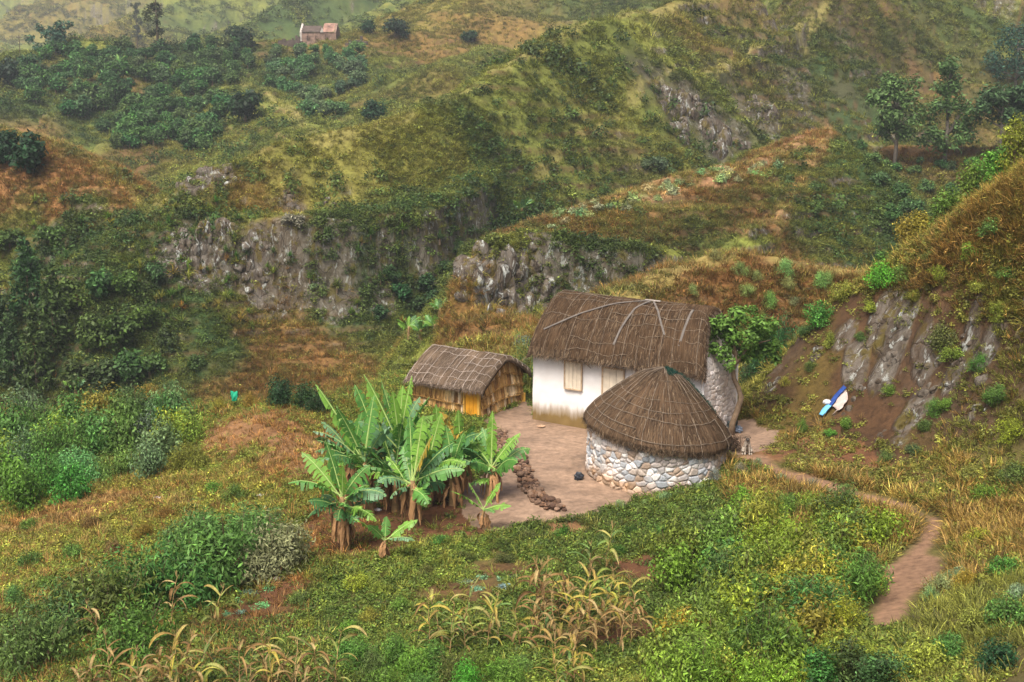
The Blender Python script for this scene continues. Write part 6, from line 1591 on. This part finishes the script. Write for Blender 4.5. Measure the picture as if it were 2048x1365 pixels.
# ================================================================== bundles, cloths, litter
def lump(name, p, s, mat, label, cat, seed, folds=.18):
    bm = bmesh.new(); bmesh.ops.create_icosphere(bm, subdivisions=4, radius=1)
    for v in bm.verts:
        c = v.co; k = 1 + folds * math.sin(c.x * 5 + seed) * math.sin(c.y * 6 + seed * 2) + folds * .8 * math.sin(c.z * 9 + c.x * 4 + seed) * .6
        v.co = Vector((c.x * s[0] * k, c.y * s[1] * k, max(c.z, -.55) * s[2] * k))
    me = bpy.data.meshes.new(name); bm.to_mesh(me); bm.free(); me.polygons.foreach_set('use_smooth', np.ones(len(me.polygons), bool)); me.materials.append(mat)
    o = bpy.data.objects.new(name, me); COL.objects.link(o); o.location = p; return tag(o, label, cat)
M_BLACK = plain('dark_plastic', (.016, .020, .028), .35, .3, 6, .5); M_WHITE = plain('white_cloth', (.50, .50, .52), .8, .12); M_BLUE = plain('dark_blue_cloth', (.015, .045, .19), .75, .3); M_LBLUE = plain('light_blue_cloth', (.12, .36, .58), .75, .3); M_GREEN = plain('green_cloth', (.008, .22, .12), .7, .25)
M_PALE = plain('pale_stained_cloth', (.40, .33, .30), .85, .15)
p = PZ(1158, 958, -13.0); lump('plastic_bag', (p[0], p[1], gz(p[0], p[1]) + .09), (.13, .12, .14), M_BLACK, 'dark blue-black plastic bag on the mud against the round hut wall', 'bag', 3)
p = PZ(1466, 862, -12.9); z = gz(p[0], p[1]); b_ = lump('bundle', (p[0], p[1] + .15, z + .13), (.19, .16, .22), plain('dark_green_plastic', (.018, .032, .034), .4, .4, 7, .5), 'dark plastic bundle at the foot of the crooked tree', 'bundle', 5, .26)
lump('plastic_wrapper', (p[0] + .16, p[1] - .08, z + .09), (.11, .10, .12), plain('blue_grey_plastic', (.10, .13, .18), .35, .6, 9, .5), 'blue-grey crumpled wrapper leaning on the dark bundle under the tree', 'wrapper', 6, .3)
# flat stone on the mud
for px, py, s, lab in [(1082, 854, .16, 'flat pale stone on the mud at the foot of the white wall'), (1235, 962, .0, '')]:
    if s:
        p = PZ(px, py, -13.0); vf = stone_blob((0, 0, 0), s, 9); a = Acc(); a.add(([(x, y, z * .35) for x, y, z in vf[0]], vf[1])); o = a.obj('flat_stone', [M_STONE]); set_tint(o.data, [(.34, .22, .14)] * len(a.v)); o.location = (p[0], p[1], gz(p[0], p[1]) + .03); tag(o, lab, 'stone')
def sheet(name, rows, mat, label, cat, thick=.02, amp=.03, seed=0):
    """hanging cloth between picture polylines, each row a list of world points"""
    n = len(rows); m = 10; P = []
    for r in rows:
        pts = [Vector(q) for q in r]; t = np.linspace(0, len(pts) - 1, m); row = []
        for q in t:
            i = min(int(q), len(pts) - 2); row.append(pts[i].lerp(pts[i + 1], q - i))
        P.append(row)
    # subdivide between rows
    Q = []
    for i in range(n - 1):
        for k in range(5): Q.append([a.lerp(b, k / 5) for a, b in zip(P[i], P[i + 1])])
    Q.append(P[-1]); vs = []
    for i, row in enumerate(Q):
        for j, q in enumerate(row): vs.append(tuple(q + Vector((0, -1, .5)) * amp * (math.sin(i * .9 + j * 1.1 + seed) + .5 * math.sin(j * 2.3 + seed))))
    me = bpy.data.meshes.new(name); me.from_pydata(vs, [], grid_faces(m, len(Q)).tolist()); me.polygons.foreach_set('use_smooth', np.ones(len(me.polygons), bool)); me.materials.append(mat)
    o = bpy.data.objects.new(name, me); COL.objects.link(o); so = o.modifiers.new('thickness', 'SOLIDIFY'); so.thickness = thick; return tag(o, label, cat)
def onb(px, py, off=.12):
    p = hit(px, py); d = Vector(ray(px, py)).normalized(); return Vector(p) - d * off + Vector((0, 0, .02))
sheet('cloth', [[onb(1690, 776), onb(1676, 796), onb(1660, 812)], [onb(1693, 782), onb(1684, 800), onb(1668, 816)], [onb(1695, 800), onb(1686, 808), onb(1676, 822)], [onb(1691, 806), onb(1684, 818), onb(1664, 830)]], M_PALE, 'pale dirty sheet hanging in the hollow of the right bank', 'cloth', .02, .025, 1)
sheet('cloth', [[onb(1687, 772, .20), onb(1668, 792, .22), onb(1655, 812, .22)], [onb(1692, 776, .20), onb(1674, 797, .22), onb(1661, 815, .22)]], M_BLUE, 'dark blue strip of cloth along the top of the pale sheet in the bank hollow', 'cloth', .04, .015, 2)
sheet('cloth', [[onb(1655, 808, .24), onb(1645, 818, .24), onb(1638, 830, .2)], [onb(1662, 813, .24), onb(1652, 824, .24), onb(1645, 833, .2)]], M_LBLUE, 'light blue cloth at the lower end of the bank hollow', 'cloth', .04, .02, 3)
q = onb(1654, 806, .26); lump('bundle', tuple(q), (.13, .10, .09), M_WHITE, 'white bundle lying on the blue cloth in the bank hollow', 'bundle', 2, .1)
# green cloth on the bushes at the left
p = hit(470, 815); sheet('cloth', [[(p[0] - .13, p[1], p[2] + .62), (p[0], p[1], p[2] + .56), (p[0] + .12, p[1], p[2] + .60)], [(p[0] - .10, p[1] - .08, p[2] + .42), (p[0], p[1] - .12, p[2] + .40), (p[0] + .13, p[1] - .08, p[2] + .42)], [(p[0] - .06, p[1] - .1, p[2] + .26), (p[0], p[1] - .1, p[2] + .24), (p[0] + .09, p[1] - .1, p[2] + .28)]], M_GREEN, 'bright green cloth drying on the yellow bushes at the terrace edge', 'cloth', .02, .02, 4)
for px, py, s, mt, lab in [(524, 994, .13, M_WHITE, 'white scrap of litter on the bare slope left of the grove'), (315, 998, .11, M_PALE, 'pale square scrap of litter in the brown scrub at the left'), (556, 1160, .12, M_PALE, 'pale brown scrap of litter on bare soil below the willow-like bush'), (756, 1022, .10, M_WHITE, 'white scrap of litter on dark soil inside the banana grove')]:
    p = hit(px, py); lump('litter_scrap', (p[0], p[1], p[2] + .03), (s, s * .7, s * .35), mt, lab, 'litter', px, .3)
# brushwood heap by the round hut
random.seed(31); a = Acc()
for k in range(330):
    th = random.uniform(0, 6.28); r = abs(random.gauss(0, .28)); c = Vector((math.cos(th) * r * 1.3, math.sin(th) * r, random.uniform(.0, .62 - r * .7))); d = rdir(); d.z = abs(d.z) * .8 + .1
    a.add(tube([c, c + d * random.uniform(.15, .3), c + (d + rdir() * .5) * random.uniform(.3, .5)], [.008, .006, .002], 3))
o = a.obj('brushwood_heap', [plain('dark_twig', (.045, .028, .018), .9, .4, 9)]); p = PZ(1468, 905, -12.75); o.location = (p[0], p[1] + .1, gz(p[0], p[1] + .1)); o.scale = (.62, .62, .75); tag(o, 'dark heap of brushwood between the round hut and the dog', 'brushwood')
# wire from the gable corner to the bank
w0 = Vector((*house_xy(HL + .02, HW - .05), -11.15)); q = hit(1566, 738); w1 = Vector(q); a = Acc()
a.add(tube([w0.lerp(w1, k / 14) - Vector((0, 0, .06 * math.sin(3.14 * k / 14))) for k in range(15)], .008, 4)); tag(a.obj('wire', [M_IRON]), 'thin wire stretched from the stone gable to the right bank', 'wire')

# ================================================================== far buildings
def wall_holes(name, L, H, t, holes, mat, parent, M=None):
    """wall along x with rectangular openings"""
    xs = sorted({0, L} | {h[0] for h in holes} | {h[1] for h in holes}); zs = sorted({-.4, H} | {h[2] for h in holes} | {h[3] for h in holes}); a = Acc()
    for i in range(len(xs) - 1):
        for j in range(len(zs) - 1):
            cx, cz = (xs[i] + xs[i + 1]) / 2, (zs[j] + zs[j + 1]) / 2
            if any(h[0] < cx < h[1] and h[2] < cz < h[3] for h in holes): continue
            a.add(box(xs[i], 0, zs[j], xs[i + 1], t, zs[j + 1]))
    o = a.obj(name, [mat], parent)
    if M is not None: o.matrix_local = M
    return o
M_BRICKY = plain('crumbling_pink_wall', (.20, .135, .105), .95, .5, 1.6); M_GREYW = plain('grey_gable', (.36, .33, .30), .95, .3, 1.4); M_RUST = plain('rusty_roof', (.25, .15, .115), .8, .6, 1.2); M_DARKR = plain('dark_ruin_stone', (.085, .065, .055), .95, .4, 2); M_PALER = plain('pale_ruin_board', (.50, .47, .45), .8, .3, 2)
p = hit(604, 90); RH = empty('ruined_house', (p[0], p[1], p[2]), 'small ruined house with crumbling pinkish walls and patchy roof on the far crest', 'house', rz=R(-6))
Lr, Hr, Wr = 5.7, 2.1, 3.2
wall_holes('front_wall', Lr, Hr, .35, [(.9, 1.5, .7, 1.6), (2.4, 3.0, .7, 1.6), (4.1, 4.7, 0, 1.8)], M_BRICKY, RH)
for x, mt, nm in ((-.35, M_GREYW, 'gable'), (Lr, M_BRICKY, 'gable')):
    a = Acc(); v = [(x, 0, -.4), (x, Wr, -.4), (x, Wr, Hr), (x, Wr / 2, Hr + 1.5), (x, 0, Hr)]; v2 = [(q[0] + .35, q[1], q[2]) for q in v]
    a.add((v + v2, [(0, 1, 2, 3, 4), (9, 8, 7, 6, 5)] + [(i, i + 5, (i + 1) % 5 + 5, (i + 1) % 5) for i in range(5)])); a.obj(nm, [mt], RH)
wall_holes('back_wall', Lr, Hr, .35, [(2.4, 3.0, .7, 1.6)], M_BRICKY, RH, Matrix.Translation((0, Wr - .35, 0)))
for x0, x1, mt in ((.0, 3.3, M_DARKR), (3.7, Lr, M_RUST)):
    a = Acc(); n = 10
    for k in range(n):
        y0 = -.15 + (Wr / 2 + .15) * k / n; z0 = Hr + .05 + 1.45 * k / n; y1 = -.15 + (Wr / 2 + .15) * (k + 1) / n; z1 = Hr + .05 + 1.45 * (k + 1) / n; d = random.uniform(-.12, .12)
        if mt is M_DARKR and k > 6: continue
        a.add(([(x0 + d, y0, z0), (x1 + d, y0, z0), (x1 + d, y1, z1 - .03), (x0 + d, y1, z1 - .03), (x0 + d, y0, z0 + .07), (x1 + d, y0, z0 + .07), (x1 + d, y1, z1 + .05), (x0 + d, y1, z1 + .05)], [(3, 2, 1, 0), (4, 5, 6, 7), (0, 1, 5, 4), (1, 2, 6, 5), (2, 3, 7, 6), (3, 0, 4, 7)]))
    a.obj('roof_patch', [mt], RH)
a = Acc(); a.add(([(3.3, -.2, Hr), (3.9, -.2, Hr), (3.6, -.2, Hr + .8), (3.3, .4, Hr), (3.9, .4, Hr), (3.6, .4, Hr + .8)], [(0, 1, 2), (5, 4, 3), (0, 2, 5, 3), (1, 4, 5, 2), (0, 3, 4, 1)])); a.obj('dormer', [M_GREYW], RH)
for px, py, L, H, seed, lab, mt in [(556, 92, 4.2, 1.1, 3, 'low dark ruined wall left of the ruined house', M_DARKR), (690, 92, 3.6, 1.0, 4, 'low broken wall with a gable stub right of the ruined house', M_DARKR)]:
    p = hit(px, py); random.seed(seed); a = Acc(); x = 0
    while x < L:
        w = random.uniform(.25, .5); h = H * random.uniform(.4, 1.1) + (.8 * max(0, 1 - abs(x - L * .7) / .8)); a.add(box(x, random.uniform(-.05, .05), -.5, x + w - .002, .5, h)); x += w
    o = a.obj('ruined_wall', [mt]); o.location = p; tag(o, lab, 'wall')
p = hit(943, 84); SHD = empty('white_shed', (p[0], p[1] - .4, p[2]), 'tiny shed with a white door half hidden in a dark tree on the far slope', 'shed')
a = Acc(); a.add(box(-.7, 0, -.4, .7, 1.4, 1.5)); a.obj('wall', [M_DARKR], SHD); a = Acc(); a.add(box(-.85, -.15, 1.503, .85, 1.55, 1.62)); a.obj('roof', [M_DARKR], SHD); a = Acc(); a.add(box(-.38, -.06, 0, .32, -.004, 1.3)); a.obj('door', [M_WHITE], SHD)
p = hit(40, 110); a = Acc(); a.add(tube([(0, 0, -.3), (.05, 0, 3.3)], .06, 6)); a.add(box(-.45, -.05, 2.85, .55, .05, 2.95)); o = a.obj('wooden_pole', [M_DARKR]); o.location = p; tag(o, 'thin wooden pole with a crossbar on the skyline at the top left', 'pole')
for px, py, lab in [(1387, 318, 'tiny dark goat standing on the brown path ridge')]:
    pass
# ================================================================== camera, air and light
cam = bpy.data.cameras.new('camera'); cam.lens = LENS; cam.sensor_width = 36; cam.clip_end = 4000
co = bpy.data.objects.new('camera', cam); COL.objects.link(co); co.rotation_euler = (R(90) + PITCH, 0, 0); SC.camera = co

def build_haze(density=.00040):
    m = bpy.data.materials.new('haze_air'); m.use_nodes = True; t = m.node_tree
    t.nodes.remove(t.nodes['Principled BSDF'])
    v = t.nodes.new('ShaderNodeVolumePrincipled'); v.inputs['Color'].default_value = (.80, .88, .92, 1); v.inputs['Density'].default_value = density
    v.inputs['Anisotropy'].default_value = .2
    t.links.new(v.outputs[0], t.nodes['Material Output'].inputs['Volume'])
    lo = GR['Z'].min() - 1.5; hi = max(GR['Z'].max(), 8) + 6
    bm = bmesh.new(); bmesh.ops.create_cube(bm, size=1)
    for w in bm.verts:
        w.co = Vector((w.co.x * 1300, (w.co.y + .5) * 1080 - 40, lo + (w.co.z + .5) * (hi - lo)))
    me = bpy.data.meshes.new('haze'); bm.to_mesh(me); bm.free(); me.materials.append(m)
    o = bpy.data.objects.new('haze', me); COL.objects.link(o); o['kind'] = 'stuff'
if HAZE: build_haze()

SUN_EL, SUN_AZ = R(60), R(205)          # azimuth clockwise from +Y: light from behind and left of the camera
w = bpy.data.worlds.new('World'); SC.world = w; w.use_nodes = True
bg = w.node_tree.nodes['Background']; sky = w.node_tree.nodes.new('ShaderNodeTexSky'); sky.sky_type = 'NISHITA'; sky.sun_disc = False
sky.sun_elevation = SUN_EL; sky.sun_rotation = SUN_AZ; sky.air_density = .55; sky.dust_density = 8.0; sky.ozone_density = .0
w.node_tree.links.new(sky.outputs[0], bg.inputs[0]); bg.inputs[1].default_value = .11
s = bpy.data.lights.new('sun', 'SUN'); s.energy = 2.4; s.angle = R(30); s.color = (1, .965, .885)
so = bpy.data.objects.new('sun', s); COL.objects.link(so)
sd = Vector((math.sin(SUN_AZ) * math.cos(SUN_EL), math.cos(SUN_AZ) * math.cos(SUN_EL), math.sin(SUN_EL)))
so.rotation_euler = sd.to_track_quat('Z', 'Y').to_euler()
SC.view_settings.view_transform = 'Standard'; SC.view_settings.look = 'None'; SC.view_settings.gamma = 1.0
SC.view_settings.exposure = EXPO
SC.render.engine = 'CYCLES'
SC.cycles.max_bounces = 6; SC.cycles.diffuse_bounces = 3; SC.cycles.transmission_bounces = 3; SC.cycles.transparent_max_bounces = 6; SC.cycles.volume_bounces = 0
